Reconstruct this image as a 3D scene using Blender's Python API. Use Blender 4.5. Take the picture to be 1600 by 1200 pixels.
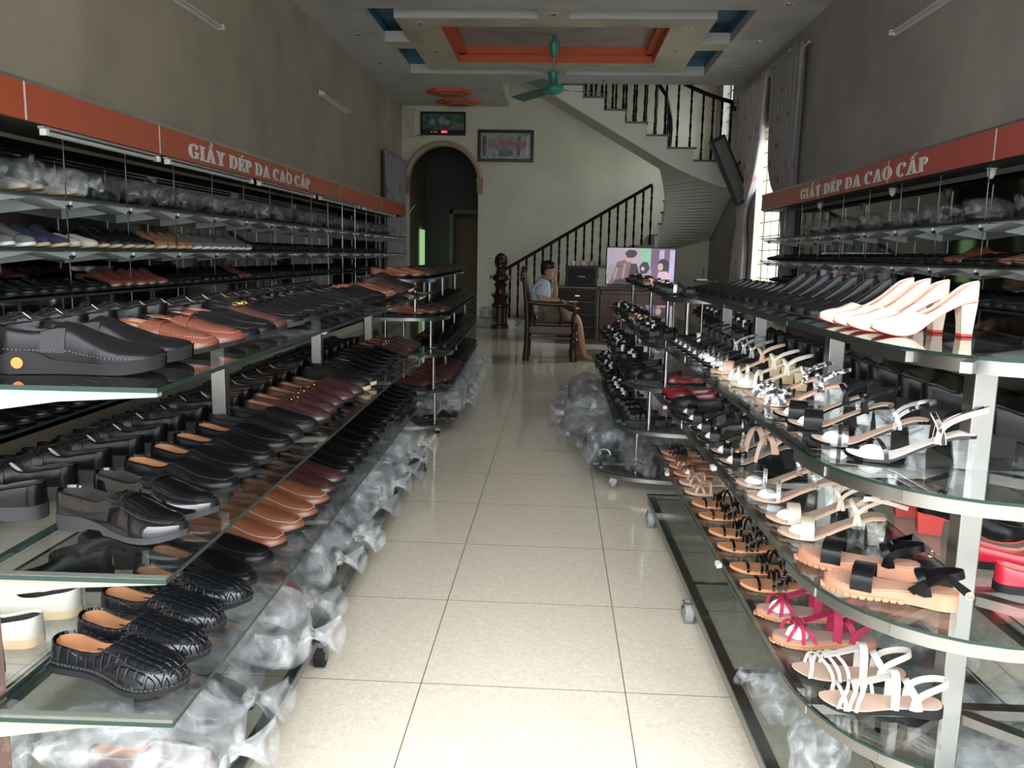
import bpy, math, random
from mathutils import Vector, Matrix, noise
from math import sin, cos, pi, radians as rad, sqrt, acos, asin
random.seed(7)
scene = bpy.context.scene
for o in list(bpy.data.objects): bpy.data.objects.remove(o)
col = scene.collection
# ------------------------------------------------------------------ camera
H = 1.275
_f, _th, _ps, _r = 1298.0, rad(8.86), rad(2.96), 0.02
Fv = Vector((-sin(_ps)*cos(_th), cos(_ps)*cos(_th), -sin(_th)))
R0 = Vector((cos(_ps), sin(_ps), 0)); U0 = R0.cross(Fv)
Rv = R0*cos(_r) + U0*sin(_r); Uv = U0*cos(_r) - R0*sin(_r)
cd = bpy.data.cameras.new('camera'); cam = bpy.data.objects.new('camera', cd); col.objects.link(cam)
m = Matrix.Identity(4)
for i in range(3):
    m[i][0] = Rv[i]; m[i][1] = Uv[i]; m[i][2] = -Fv[i]
m[0][3], m[1][3], m[2][3] = 0, 0, H
cam.matrix_world = m
cd.sensor_fit = 'HORIZONTAL'; cd.sensor_width = 36; cd.lens = _f*36/1600; cd.clip_start = 0.02
scene.camera = cam
# ------------------------------------------------------------------ world, light, exposure
w = bpy.data.worlds.new('sky'); scene.world = w; w.use_nodes = True
bgn = w.node_tree.nodes['Background']
wn = w.node_tree; wtc = wn.nodes.new('ShaderNodeTexCoord'); wsep = wn.nodes.new('ShaderNodeSeparateXYZ'); wn.links.new(wtc.outputs['Generated'], wsep.inputs[0])
wr_ = wn.nodes.new('ShaderNodeValToRGB'); wn.links.new(wsep.outputs[2], wr_.inputs[0])
we = wr_.color_ramp.elements; we[0].position = 0; we[0].color = (.15, .16, .16, 1); we[1].position = .75; we[1].color = (.93, .965, 1.0, 1)
x_ = we.new(.16); x_.color = (.34, .36, .37, 1)
wn.links.new(wr_.outputs[0], bgn.inputs[0]); bgn.inputs[1].default_value = 8.6
scene.cycles.transparent_max_bounces = 48; scene.cycles.max_bounces = 14; scene.cycles.diffuse_bounces = 6
def portal(name, loc, rot, sx, sy):
    l = bpy.data.lights.new(name, 'AREA'); l.shape = 'RECTANGLE'; l.size = sx; l.size_y = sy
    l.cycles.is_portal = True
    o = bpy.data.objects.new(name, l); o.location = loc; o.rotation_euler = rot; col.objects.link(o)
portal('shopfront_portal', (-0.08, -0.72, 1.75), (rad(90), 0, 0), 5.4, 3.4)
portal('window_portal', (2.95, 11.2, 1.85), (0, rad(90), 0), 2.2, 1.6)
portal('stair_window_portal', (2.95, 14.4, 3.6), (0, rad(90), 0), 1.6, 0.8)
vs = scene.view_settings
vs.view_transform = 'Standard'; vs.look = 'None'; vs.gamma = 1; vs.use_curve_mapping = False
vs.exposure = 1.1
# ------------------------------------------------------------------ materials
MATS = {}
def mat(name, color, rough=.5, metal=0, bump=None, noise_col=None, spec=.5, coat=0, emit=None, estr=1):
    if name in MATS: return MATS[name]
    m = bpy.data.materials.new(name); m.use_nodes = True; MATS[name] = m
    nt = m.node_tree; b = nt.nodes['Principled BSDF']
    b.inputs['Base Color'].default_value = (*color, 1); b.inputs['Roughness'].default_value = rough
    b.inputs['Metallic'].default_value = metal; b.inputs['Specular IOR Level'].default_value = spec
    b.inputs['Coat Weight'].default_value = coat; b.inputs['Coat Roughness'].default_value = .04
    if emit:
        b.inputs['Emission Color'].default_value = (*emit, 1); b.inputs['Emission Strength'].default_value = estr
    tc = nt.nodes.new('ShaderNodeTexCoord')
    if noise_col:
        sc, c2, lo, hi = noise_col
        n = nt.nodes.new('ShaderNodeTexNoise'); n.inputs['Scale'].default_value = sc; n.inputs['Detail'].default_value = 5
        nt.links.new(tc.outputs['Object'], n.inputs['Vector'])
        mr = nt.nodes.new('ShaderNodeMapRange'); mr.inputs[1].default_value = lo; mr.inputs[2].default_value = hi
        nt.links.new(n.outputs[0], mr.inputs[0])
        mx = nt.nodes.new('ShaderNodeMix'); mx.data_type = 'RGBA'
        mx.inputs[6].default_value = (*color, 1); mx.inputs[7].default_value = (*c2, 1)
        nt.links.new(mr.outputs[0], mx.inputs[0]); nt.links.new(mx.outputs[2], b.inputs['Base Color'])
    if bump:
        kind, sc, st = bump
        if kind == 'noise':
            n = nt.nodes.new('ShaderNodeTexNoise'); n.inputs['Scale'].default_value = sc; n.inputs['Detail'].default_value = 4; out = n.outputs[0]
        elif kind == 'voronoi':
            n = nt.nodes.new('ShaderNodeTexVoronoi'); n.inputs['Scale'].default_value = sc; n.feature = 'DISTANCE_TO_EDGE'; out = n.outputs[0]
        else:
            n = nt.nodes.new('ShaderNodeTexBrick'); n.inputs['Scale'].default_value = sc; n.inputs['Color1'].default_value = (1,1,1,1); n.inputs['Color2'].default_value = (.8,.8,.8,1); n.inputs['Mortar'].default_value = (0,0,0,1); n.inputs['Mortar Size'].default_value = .06; n.inputs['Mortar Smooth'].default_value = .6
            n.inputs['Brick Width'].default_value = .34; n.inputs['Row Height'].default_value = .22; out = n.outputs[0]
        nt.links.new(tc.outputs['Object'], n.inputs['Vector'])
        bp = nt.nodes.new('ShaderNodeBump'); bp.inputs['Strength'].default_value = st; bp.inputs['Distance'].default_value = .003
        if kind == 'voronoi':
            mr = nt.nodes.new('ShaderNodeMapRange'); mr.inputs[2].default_value = .12; nt.links.new(out, mr.inputs[0]); out = mr.outputs[0]
        nt.links.new(out, bp.inputs['Height']); nt.links.new(bp.outputs[0], b.inputs['Normal'])
    return m
def glassmat(name, tint, rough=.02, ior=1.5, base=0.0):
    m = bpy.data.materials.new(name); m.use_nodes = True; MATS[name] = m
    nt = m.node_tree; nt.nodes.remove(nt.nodes['Principled BSDF']); out = nt.nodes['Material Output']
    t = nt.nodes.new('ShaderNodeBsdfTransparent'); t.inputs[0].default_value = (*tint, 1)
    g = nt.nodes.new('ShaderNodeBsdfGlossy'); g.inputs[1].default_value = rough
    fr = nt.nodes.new('ShaderNodeFresnel'); fr.inputs[0].default_value = ior
    gg = nt.nodes.new('ShaderNodeNewGeometry'); mi_ = nt.nodes.new('ShaderNodeMapRange'); mi_.inputs[3].default_value = ior; mi_.inputs[4].default_value = 1/ior   # same reflectance on both faces of a thin pane
    nt.links.new(gg.outputs['Backfacing'], mi_.inputs[0]); nt.links.new(mi_.outputs[0], fr.inputs[0])
    mx = nt.nodes.new('ShaderNodeMixShader')
    ad = nt.nodes.new('ShaderNodeMath'); ad.inputs[1].default_value = base; nt.links.new(fr.outputs[0], ad.inputs[0])
    nt.links.new(ad.outputs[0], mx.inputs[0]); nt.links.new(t.outputs[0], mx.inputs[1]); nt.links.new(g.outputs[0], mx.inputs[2]); nt.links.new(mx.outputs[0], out.inputs[0])
    return m
GLASS = glassmat('shelf_glass', (.90, .925, .92), .02, 1.5, .01)
CLEAR = glassmat('clear_plastic_heel', (.92, .94, .95), .06, 1.5, .12)
PANE = glassmat('window_glass', (.95, .97, .96))
def bagmat(name, tint, amount):
    m = bpy.data.materials.new(name); m.use_nodes = True; nt = m.node_tree; MATS[name] = m
    b = nt.nodes['Principled BSDF']; out = nt.nodes['Material Output']
    b.inputs['Base Color'].default_value = (*tint, 1); b.inputs['Roughness'].default_value = .16; b.inputs['Specular IOR Level'].default_value = .9
    tr = nt.nodes.new('ShaderNodeBsdfTransparent'); tr.inputs[0].default_value = (.93, .94, .95, 1)
    tc = nt.nodes.new('ShaderNodeTexCoord')
    mp = nt.nodes.new('ShaderNodeMapping'); mp.inputs['Scale'].default_value = (1, 1.9, 1); nt.links.new(tc.outputs['Object'], mp.inputs[0])
    n = nt.nodes.new('ShaderNodeTexNoise'); n.inputs['Scale'].default_value = 9; n.inputs['Detail'].default_value = 3; n.inputs['Distortion'].default_value = 1.2
    nt.links.new(mp.outputs[0], n.inputs['Vector'])
    mr = nt.nodes.new('ShaderNodeMapRange'); mr.inputs[1].default_value = .42; mr.inputs[2].default_value = .80; mr.inputs[3].default_value = amount*.30; mr.inputs[4].default_value = amount*2.2
    nt.links.new(n.outputs[0], mr.inputs[0])
    bp = nt.nodes.new('ShaderNodeBump'); bp.inputs['Strength'].default_value = .6; bp.inputs['Distance'].default_value = .015
    nt.links.new(n.outputs[0], bp.inputs['Height']); nt.links.new(bp.outputs[0], b.inputs['Normal'])
    mx = nt.nodes.new('ShaderNodeMixShader'); nt.links.new(mr.outputs[0], mx.inputs[0]); nt.links.new(tr.outputs[0], mx.inputs[1]); nt.links.new(b.outputs[0], mx.inputs[2]); nt.links.new(mx.outputs[0], out.inputs[0])
    return m
BAG = bagmat('clear_plastic_bag', (.62, .64, .65), .17)
BAGD = bagmat('smoky_plastic_bag', (.22, .22, .225), .34)
BAGW = bagmat('cloudy_plastic_bag', (.70, .72, .73), .24)
def mirrormat():
    m = mat('dark_mirror', (.17, .175, .17), .04, 1.0); return m
black = mat('black_leather', (.004, .004, .005), .25, spec=.17, bump=('noise', 160, .12))
blackm = mat('black_matte_leather', (.005, .005, .006), .42, spec=.3, bump=('noise', 200, .2))
patent = mat('black_patent', (.004, .004, .005), .07, spec=.4, coat=.35)
croc = mat('black_croc_leather', (.005, .006, .008), .2, spec=.4, bump=('brick', 17, 1.0))
brown = mat('brown_leather', (.13, .038, .022), .3, bump=('noise', 160, .15))
tanb = mat('tan_brown_leather', (.19, .065, .032), .32, bump=('noise', 160, .15))
maroon = mat('dark_maroon_leather', (.055, .018, .018), .3, bump=('noise', 160, .15))
wovenb = mat('woven_brown_leather', (.09, .028, .02), .3, bump=('voronoi', 130, 1.0))
greysh = mat('grey_suede', (.13, .13, .125), .8, bump=('noise', 250, .3))
cream = mat('cream_leather', (.52, .49, .43), .4)
navy = mat('navy_canvas', (.02, .025, .07), .8)
tanw = mat('camel_suede', (.24, .13, .06), .8)
whitel = mat('white_leather', (.58, .54, .50), .45)
nude = mat('nude_leather', (.52, .34, .26), .4)
nudew = mat('pale_cream_patent', (.62, .53, .43), .25)
redl = mat('red_leather', (.45, .012, .03), .25)
magenta = mat('magenta_suede', (.33, .012, .06), .7)
lining = mat('tan_lining', (.46, .21, .10), .55)
liningd = mat('dark_lining', (.03, .027, .025), .7)
liningp = mat('pink_lining', (.62, .34, .28), .5)
rubber = mat('black_rubber', (.010, .010, .011), .6, spec=.2)
rubberg = mat('dark_grey_rubber', (.028, .028, .03), .6, spec=.25)
rubbert = mat('tan_rubber', (.42, .20, .12), .5)
rubberc = mat('pale_crepe_rubber', (.55, .42, .26), .6)
redsole = mat('red_outsole', (.5, .04, .03), .35)
stitchb = mat('black_stitching', (.02, .02, .022), .35)
stitchw = mat('pale_stitching', (.4, .36, .3), .6)
gold = mat('gold_metal', (.8, .55, .22), .2, 1)
silver = mat('silver_metal', (.75, .75, .76), .15, 1)
paper = mat('white_tissue_paper', (.85, .85, .84), .8, bump=('noise', 60, .6))
steel = mat('brushed_steel', (.27, .27, .26), .38, 1, bump=('noise', 90, .05))
steeld = mat('dark_steel', (.10, .10, .10), .35, .6)
bracketm = mat('cream_painted_bracket', (.24, .24, .21), .45)
bracketw = mat('white_painted_bracket', (.27, .30, .31), .4)
rust = mat('brown_painted_post', (.20, .12, .10), .6, noise_col=(30, (.35, .25, .2), .55, .7))
gedge = mat('green_glass_edge', (.012, .03, .025), .3, spec=.25)
wood = mat('dark_red_wood', (.035, .010, .008), .3, spec=.35, noise_col=(20, (.05, .016, .012), .4, .6))
woodd = mat('dark_wood', (.014, .007, .006), .4, spec=.15)
white = mat('white_plaster', (.74, .72, .66), .7, bump=('noise', 30, .1))
whitep = mat('white_plastic', (.75, .75, .73), .4)
blackp = mat('black_plastic', (.007, .007, .008), .35, spec=.3)
teal = mat('teal_metal', (.04, .30, .25), .35)
chrome = mat('chrome', (.42, .42, .42), .2, 1)
skin = mat('skin', (.42, .22, .14), .5)
hairm = mat('black_hair', (.008, .007, .007), .45)
# ------------------------------------------------------------------ mesh builder
class MB:
    def __init__(s): s.v = []; s.f = []; s.mi = []; s.cur = 0
    def add(s, vs, fs):
        n = len(s.v); s.v += [tuple(v) for v in vs]
        for f in fs: s.f.append(tuple(n+i for i in f)); s.mi.append(s.cur)
        return s
    def box(s, x0, y0, z0, x1, y1, z1):
        x0, x1 = min(x0, x1), max(x0, x1); y0, y1 = min(y0, y1), max(y0, y1); z0, z1 = min(z0, z1), max(z0, z1)
        return s.add([(x0,y0,z0),(x1,y0,z0),(x1,y1,z0),(x0,y1,z0),(x0,y0,z1),(x1,y0,z1),(x1,y1,z1),(x0,y1,z1)],
                     [(0,3,2,1),(4,5,6,7),(0,1,5,4),(1,2,6,5),(2,3,7,6),(3,0,4,7)])
    def bar(s, p, q, wx, wy, up=(0,0,1)):
        p = Vector(p); q = Vector(q); d = (q-p).normalized(); u = Vector(up)
        if abs(d.dot(u)) > .95: u = Vector((0, 1, 0))
        a = d.cross(u).normalized(); b = a.cross(d).normalized(); a *= wx/2; b *= wy/2
        vs = [p-a-b, p+a-b, p+a+b, p-a+b, q-a-b, q+a-b, q+a+b, q-a+b]
        return s.add(vs, [(0,3,2,1),(4,5,6,7),(0,1,5,4),(1,2,6,5),(2,3,7,6),(3,0,4,7)])
    def tube(s, pts, r, n=8, closed=False, cap=True):
        pts = [Vector(p) for p in pts]; N = len(pts); rs = r if isinstance(r, (list, tuple)) else [r]*N
        base = len(s.v); prev = None
        for i, p in enumerate(pts):
            if closed: d = pts[(i+1) % N]-pts[i-1]
            else: d = pts[min(i+1, N-1)]-pts[max(i-1, 0)]
            d = d.normalized() if d.length > 1e-9 else Vector((0,0,1))
            if prev is None:
                u = Vector((0,0,1)) if abs(d.z) < .9 else Vector((1,0,0)); a = d.cross(u).normalized()
            else:
                a = (prev - d*prev.dot(d)); a = a.normalized() if a.length > 1e-6 else d.orthogonal().normalized()
            prev = a; b = d.cross(a)
            for k in range(n):
                t = 2*pi*k/n; s.v.append(tuple(p + (a*cos(t)+b*sin(t))*rs[i]))
        for i in range(N if closed else N-1):
            j = (i+1) % N
            for k in range(n):
                k2 = (k+1) % n; s.f.append((base+i*n+k, base+i*n+k2, base+j*n+k2, base+j*n+k)); s.mi.append(s.cur)
        if cap and not closed:
            s.f.append(tuple(base+k for k in range(n))[::-1]); s.mi.append(s.cur)
            s.f.append(tuple(base+(N-1)*n+k for k in range(n))); s.mi.append(s.cur)
        return s
    def lathe(s, prof, c=(0,0,0), n=16, axis='z'):
        base = len(s.v)
        for (r, h) in prof:
            for k in range(n):
                t = 2*pi*k/n
                if axis == 'z': s.v.append((c[0]+r*cos(t), c[1]+r*sin(t), c[2]+h))
                elif axis == 'x': s.v.append((c[0]+h, c[1]+r*cos(t), c[2]+r*sin(t)))
                else: s.v.append((c[0]+r*cos(t), c[1]+h, c[2]+r*sin(t)))
        for i in range(len(prof)-1):
            for k in range(n):
                k2 = (k+1) % n; s.f.append((base+i*n+k, base+i*n+k2, base+(i+1)*n+k2, base+(i+1)*n+k)); s.mi.append(s.cur)
        s.f.append(tuple(base+k for k in range(n))[::-1]); s.mi.append(s.cur)
        s.f.append(tuple(base+(len(prof)-1)*n+k for k in range(n))); s.mi.append(s.cur)
        return s
    def prism(s, poly, z0, z1, axis='z', side=None):
        n = len(poly)
        def P(a, b, h):
            return (a, b, h) if axis == 'z' else ((a, h, b) if axis == 'y' else (h, a, b))
        vs = [P(a, b, z0) for a, b in poly]+[P(a, b, z1) for a, b in poly]
        base = len(s.v); s.v += vs; c = s.cur
        s.f.append(tuple(base+i for i in range(n))[::-1]); s.mi.append(c)
        s.f.append(tuple(base+n+i for i in range(n))); s.mi.append(c)
        for i in range(n):
            j = (i+1) % n; s.f.append((base+i, base+j, base+n+j, base+n+i)); s.mi.append(c if side is None else side)
        return s
    def grid(s, rows, closed=False):
        base = len(s.v); n = len(rows[0])
        for r in rows: s.v += [tuple(p) for p in r]
        for i in range(len(rows)-1):
            for k in range(n if closed else n-1):
                k2 = (k+1) % n; s.f.append((base+i*n+k, base+i*n+k2, base+(i+1)*n+k2, base+(i+1)*n+k)); s.mi.append(s.cur)
        return s
    def ribbon(s, pts, wd, wide, th=.002):
        pts = [Vector(p) for p in pts]; wide = [Vector(x) for x in wide] if isinstance(wide, list) else [Vector(wide)]*len(pts)
        rows = []
        for i, p in enumerate(pts):
            d = (pts[min(i+1, len(pts)-1)]-pts[max(i-1, 0)]).normalized(); a = wide[i]; a = (a-d*a.dot(d)).normalized(); b = d.cross(a)
            ww = wd[i] if isinstance(wd, list) else wd
            rows.append([p-a*ww/2-b*th/2, p+a*ww/2-b*th/2, p+a*ww/2+b*th/2, p-a*ww/2+b*th/2])
        s.grid(rows, True); n = len(s.v); k = len(rows)
        s.f.append((n-4, n-3, n-2, n-1)); s.mi.append(s.cur); s.f.append((n-4*k+3, n-4*k+2, n-4*k+1, n-4*k)); s.mi.append(s.cur)
        return s
    def merge(s, o, mi=None):
        n = len(s.v); s.v += o.v
        for f, m_ in zip(o.f, o.mi): s.f.append(tuple(n+i for i in f)); s.mi.append(m_ if mi is None else mi)
        return s
    def xf(s, fn): s.v = [tuple(fn(Vector(v))) for v in s.v]; return s
    def mesh(s, name, mats, smooth=False, weld=False):
        me = bpy.data.meshes.new(name); me.from_pydata(s.v, [], s.f)
        if not isinstance(mats, (list, tuple)): mats = [mats]
        for m_ in mats: me.materials.append(m_)
        me.polygons.foreach_set('material_index', s.mi)
        if weld:
            import bmesh
            bm = bmesh.new(); bm.from_mesh(me); bmesh.ops.remove_doubles(bm, verts=bm.verts, dist=2e-4); bmesh.ops.dissolve_degenerate(bm, edges=bm.edges, dist=1e-5); bm.to_mesh(me); bm.free()
        me.validate()
        if smooth:
            me.polygons.foreach_set('use_smooth', [True]*len(me.polygons))
            if smooth != 'all': me.set_sharp_from_angle(angle=rad(42))
        me.update(); return me
    def obj(s, name, mats, parent=None, smooth=False, weld=False, loc=None, bevel=0):
        o = link(name, s.mesh(name, mats, smooth, weld), parent)
        if loc: o.location = loc
        if bevel:
            b = o.modifiers.new('bevel', 'BEVEL'); b.width = bevel; b.segments = 2; b.limit_method = 'ANGLE'
        return o
def link(name, me, parent=None):
    o = bpy.data.objects.new(name, me); col.objects.link(o)
    if parent: o.parent = parent
    return o
def tag(o, label=None, cat=None, group=None, kind=None):
    if label: o['label'] = label
    if cat: o['category'] = cat
    if group: o['group'] = group
    if kind: o['kind'] = kind
    return o
def thing(name, label, cat, loc=(0,0,0), rz=0, group=None):
    o = bpy.data.objects.new(name, None); col.objects.link(o); o.location = loc; o.rotation_euler = (0,0,rz); o.empty_display_size = .1
    return tag(o, label, cat, group)
def spl(pts, t):
    # smooth interpolation through (t, v)
    if t <= pts[0][0]: return pts[0][1]
    for (a, va), (b, vb) in zip(pts, pts[1:]):
        if t <= b:
            u = (t-a)/(b-a); i = pts.index((a, va))
            m0 = (vb-pts[max(i-1,0)][1])/(b-pts[max(i-1,0)][0])*(b-a) if i > 0 else vb-va
            m1 = (pts[min(i+2,len(pts)-1)][1]-va)/(pts[min(i+2,len(pts)-1)][0]-a)*(b-a) if i+2 < len(pts) else vb-va
            return (2*u**3-3*u*u+1)*va+(u**3-2*u*u+u)*m0+(-2*u**3+3*u*u)*vb+(u**3-u*u)*m1
    return pts[-1][1]
ORD = ['zeroth','first','second','third','fourth','fifth','sixth','seventh','eighth','ninth','tenth','eleventh','twelfth','thirteenth','fourteenth','fifteenth','sixteenth','seventeenth','eighteenth','nineteenth']
def ordn(n):
    if n < 20: return ORD[n]
    T = ['','','twentieth','thirtieth','fortieth','fiftieth','sixtieth','seventieth','eightieth','ninetieth']; B = ['','','twenty','thirty','forty','fifty','sixty','seventy','eighty','ninety']
    return T[n//10] if n % 10 == 0 else B[n//10]+'-'+ORD[n % 10]

# ================================================================== ROOM
XL, XR, YB, ZC, YF = -2.88, 2.72, 15.4, 3.88, -0.75
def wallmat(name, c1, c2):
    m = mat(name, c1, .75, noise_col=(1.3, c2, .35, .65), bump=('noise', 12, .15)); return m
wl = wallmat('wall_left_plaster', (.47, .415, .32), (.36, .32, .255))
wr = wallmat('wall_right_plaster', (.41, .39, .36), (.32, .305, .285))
wb = wallmat('wall_back_plaster', (.74, .71, .58), (.62, .595, .48))
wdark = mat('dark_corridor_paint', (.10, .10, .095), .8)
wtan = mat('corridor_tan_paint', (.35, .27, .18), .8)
ceilm = mat('ceiling_paint', (.62, .61, .59), .7, noise_col=(1.6, (.46, .455, .44), .5, .75))
creamp = mat('cream_ceiling_paint', (.62, .57, .44), .7, noise_col=(2, (.42, .40, .33), .45, .7))
bluep = mat('blue_ceiling_paint', (.09, .22, .32), .6)
orangep = mat('orange_paint', (.62, .13, .05), .55)
pinkp = mat('pinkish_ceiling_paint', (.42, .36, .33), .7, noise_col=(2.2, (.30, .26, .25), .5, .75))
outg = mat('pavement_concrete', (.24, .235, .225), .9)
# floor tiles
def floormat():
    m = bpy.data.materials.new('polished_cream_tiles'); m.use_nodes = True; nt = m.node_tree; b = nt.nodes['Principled BSDF']
    geo = nt.nodes.new('ShaderNodeNewGeometry'); sep = nt.nodes.new('ShaderNodeSeparateXYZ'); nt.links.new(geo.outputs['Position'], sep.inputs[0])
    def line(sock, off):
        a = nt.nodes.new('ShaderNodeMath'); a.operation = 'SUBTRACT'; a.inputs[1].default_value = off; nt.links.new(sock, a.inputs[0])
        d = nt.nodes.new('ShaderNodeMath'); d.operation = 'DIVIDE'; d.inputs[1].default_value = .609; nt.links.new(a.outputs[0], d.inputs[0])
        f = nt.nodes.new('ShaderNodeMath'); f.operation = 'PINGPONG'; f.inputs[1].default_value = .5; nt.links.new(d.outputs[0], f.inputs[0])
        l = nt.nodes.new('ShaderNodeMath'); l.operation = 'LESS_THAN'; l.inputs[1].default_value = .0028; nt.links.new(f.outputs[0], l.inputs[0]); return l.outputs[0]
    lx = line(sep.outputs[0], -.374-6.09); ly = line(sep.outputs[1], 2.306-6.09)
    mxm = nt.nodes.new('ShaderNodeMath'); mxm.operation = 'MAXIMUM'; nt.links.new(lx, mxm.inputs[0]); nt.links.new(ly, mxm.inputs[1])
    n = nt.nodes.new('ShaderNodeTexNoise'); n.inputs['Scale'].default_value = 55; n.inputs['Detail'].default_value = 6; n.inputs['Distortion'].default_value = 1.5; nt.links.new(geo.outputs['Position'], n.inputs['Vector'])
    cr = nt.nodes.new('ShaderNodeValToRGB'); e = cr.color_ramp.elements; e[0].position = .3; e[0].color = (.59, .52, .42, 1); e[1].position = .72; e[1].color = (.73, .67, .56, 1)
    nt.links.new(n.outputs[0], cr.inputs[0])
    mx = nt.nodes.new('ShaderNodeMix'); mx.data_type = 'RGBA'; nt.links.new(mxm.outputs[0], mx.inputs[0]); nt.links.new(cr.outputs[0], mx.inputs[6]); mx.inputs[7].default_value = (.15, .13, .10, 1)
    nt.links.new(mx.outputs[2], b.inputs['Base Color']); b.inputs['Roughness'].default_value = .10; b.inputs['Specular IOR Level'].default_value = .55
    return m
def struct(name, mb, mats, parent=None, **k):
    o = mb.obj(name, mats, parent, **k)
    if not parent: o['kind'] = 'structure'
    return o
struct('floor', MB().box(XL-.2, YF, -.12, XR+.2, 19.6, 0), floormat())
struct('ground', MB().box(-14, -16, -.3, 14, YF, -.06), outg)
# left wall, right wall with two window openings
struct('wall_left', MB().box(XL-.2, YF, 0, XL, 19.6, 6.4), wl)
W1 = (10.35, 12.0, .55, 3.0); W2 = (14.02, 14.85, 2.55, 4.6)
mb = MB()
mb.box(XR, YF, 0, XR+.22, W1[0], 6.4); mb.box(XR, W1[0], 0, XR+.22, W1[1], W1[2]); mb.box(XR, W1[0], W1[3], XR+.22, W1[1], 6.4)
mb.box(XR, W1[1], 0, XR+.22, W2[0], 6.4); mb.box(XR, W2[0], 0, XR+.22, W2[1], W2[2]); mb.box(XR, W2[0], W2[3], XR+.22, W2[1], 6.4); mb.box(XR, W2[1], 0, XR+.22, YB+.2, 6.4)
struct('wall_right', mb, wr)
# back wall with arch opening
AX0, AX1, AZ, AT = -2.77, -1.48, 2.55, 3.20
def arcpts(n=24, g=0.0):
    cx = (AX0+AX1)/2; rx = (AX1-AX0)/2+g; rz = AT-AZ+g
    return [(cx+rx*cos(t), AZ+rz*sin(t)) for t in [pi*i/n for i in range(n+1)]]
mb = MB()
mb.box(XL, YB, 0, AX0, YB+.2, 6.4); mb.box(AX1, YB, 0, XR, YB+.2, 6.4)
a = arcpts()
for (p, q) in zip(a, a[1:]):
    mb.add([(p[0],YB,p[1]),(q[0],YB,q[1]),(q[0],YB,6.4),(p[0],YB,6.4),(p[0],YB+.2,p[1]),(q[0],YB+.2,q[1]),(q[0],YB+.2,6.4),(p[0],YB+.2,6.4)], [(0,3,2,1),(4,5,6,7),(0,1,5,4),(2,3,7,6)])
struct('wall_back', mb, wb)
archm = mat('brown_arch_moulding', (.36, .24, .15), .55)
mb = MB(); a0 = arcpts(28, -.01); a1 = arcpts(28, .085)
rows = []
for p, q in zip(a0, a1):
    mid = ((p[0]+q[0])/2, (p[1]+q[1])/2)
    rows.append([(p[0], YB, p[1]), (p[0], YB-.04, p[1]), (mid[0], YB-.065, mid[1]), (q[0], YB-.04, q[1]), (q[0], YB, q[1])])
mb.grid(rows)
mb.cur = 1
for x in (AX0-.06, AX1-.01):
    mb.box(x-.02, YB-.08, 2.80-.2, x+.10, YB, 2.83-.2)
    mb.prism([(x-.02, 2.60), (x+.10, 2.60), (x+.08, 2.34), (x, 2.34)], YB-.06, YB, 'y')
struct('trim_1', mb, [mat('pale_arch_moulding', (.45, .36, .25), .5), archm])
struct('wall_front', MB().box(XL-.2, YF, 3.45, XR+.2, YF+.2, 4.3).box(XL-.2, YF, 0, XL+.12, YF+.2, 3.45).box(XR-.12, YF, 0, XR+.2, YF+.2, 3.45), wr)
# corridor beyond the arch
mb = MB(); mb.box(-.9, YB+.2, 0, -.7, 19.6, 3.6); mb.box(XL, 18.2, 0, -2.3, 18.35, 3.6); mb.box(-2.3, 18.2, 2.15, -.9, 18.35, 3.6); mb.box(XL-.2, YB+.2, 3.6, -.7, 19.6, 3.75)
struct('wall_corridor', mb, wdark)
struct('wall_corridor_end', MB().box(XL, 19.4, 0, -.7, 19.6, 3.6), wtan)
struct('trim_2', MB().box(-2.36, 18.15, 0, -2.28, 18.2, 2.2).box(-2.36, 18.15, 2.12, -.9, 18.2, 2.2), mat('grey_door_frame', (.22, .21, .19), .6))
struct('window_3', MB().box(XL+.02, 17.3, .9, XL+.05, 17.75, 1.75), mat('green_garden_daylight_pane', (.3, .5, .25), .3, emit=(.5, .85, .38), estr=.3))
# main ceiling: plate with four L-shaped cut-outs
cx0, cx1, cy0, cy1 = -2.24, 2.03, 9.42, 12.68     # outer recess rectangle
px0, px1, py0, py1 = -1.92, 1.68, 9.78, 12.34     # cream panel
tx0, tx1, ty0, ty1 = -1.44, 1.22, 10.13, 11.95    # orange tray
zc, zu = ZC, ZC+.11
SY = 13.33; SX = -.95
mb = MB()
mb.box(XL, YF, zc, XR, cy0, zu); mb.box(XL, cy0, zc, cx0, cy1, zu); mb.box(cx1, cy0, zc, XR, cy1, zu); mb.box(XL, cy1, zc, XR, SY, zu); mb.box(XL, SY, zc, SX, YB, zu)
struct('ceiling', mb, ceilm)
bx0, bx1 = -.30, .05; ly0, ly1 = 10.85, 11.2
mb = MB()
mb.box(px0, py0, zc+.002, px1, ty0, zu); mb.box(px0, ty1, zc+.002, px1, py1, zu); mb.box(px0, ty0, zc+.002, tx0, ty1, zu); mb.box(tx1, ty0, zc+.002, px1, ty1, zu)
mb.box(bx0, cy0, zc+.002, bx1, py0, zu); mb.box(bx0, py1, zc+.002, bx1, cy1, zu)
mb.box(cx0, ly0, zc+.002, px0, ly1, zu); mb.box(px1, ly0, zc+.002, cx1, ly1, zu)
struct('ceiling_panel', mb, creamp)
struct('ceiling_recess', MB().box(cx0-.3, cy0-.3, ZC+.24, cx1+.3, cy1+.3, ZC+.30).box(cx0-.02, cy0-.02, zu, cx0-.001, cy1+.02, ZC+.26).box(cx1+.001, cy0-.02, zu, cx1+.02, cy1+.02, ZC+.26).box(cx0, cy0-.02, zu, cx1, cy0-.001, ZC+.26).box(cx0, cy1+.001, zu, cx1, cy1+.02, ZC+.26), bluep)
mb = MB()   # pale edge bands of the cut-outs
for (x0, x1) in ((px0, bx0), (bx1, px1)): mb.box(x0, py0-.006, zc, x1, py0, zu+.02)
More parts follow.
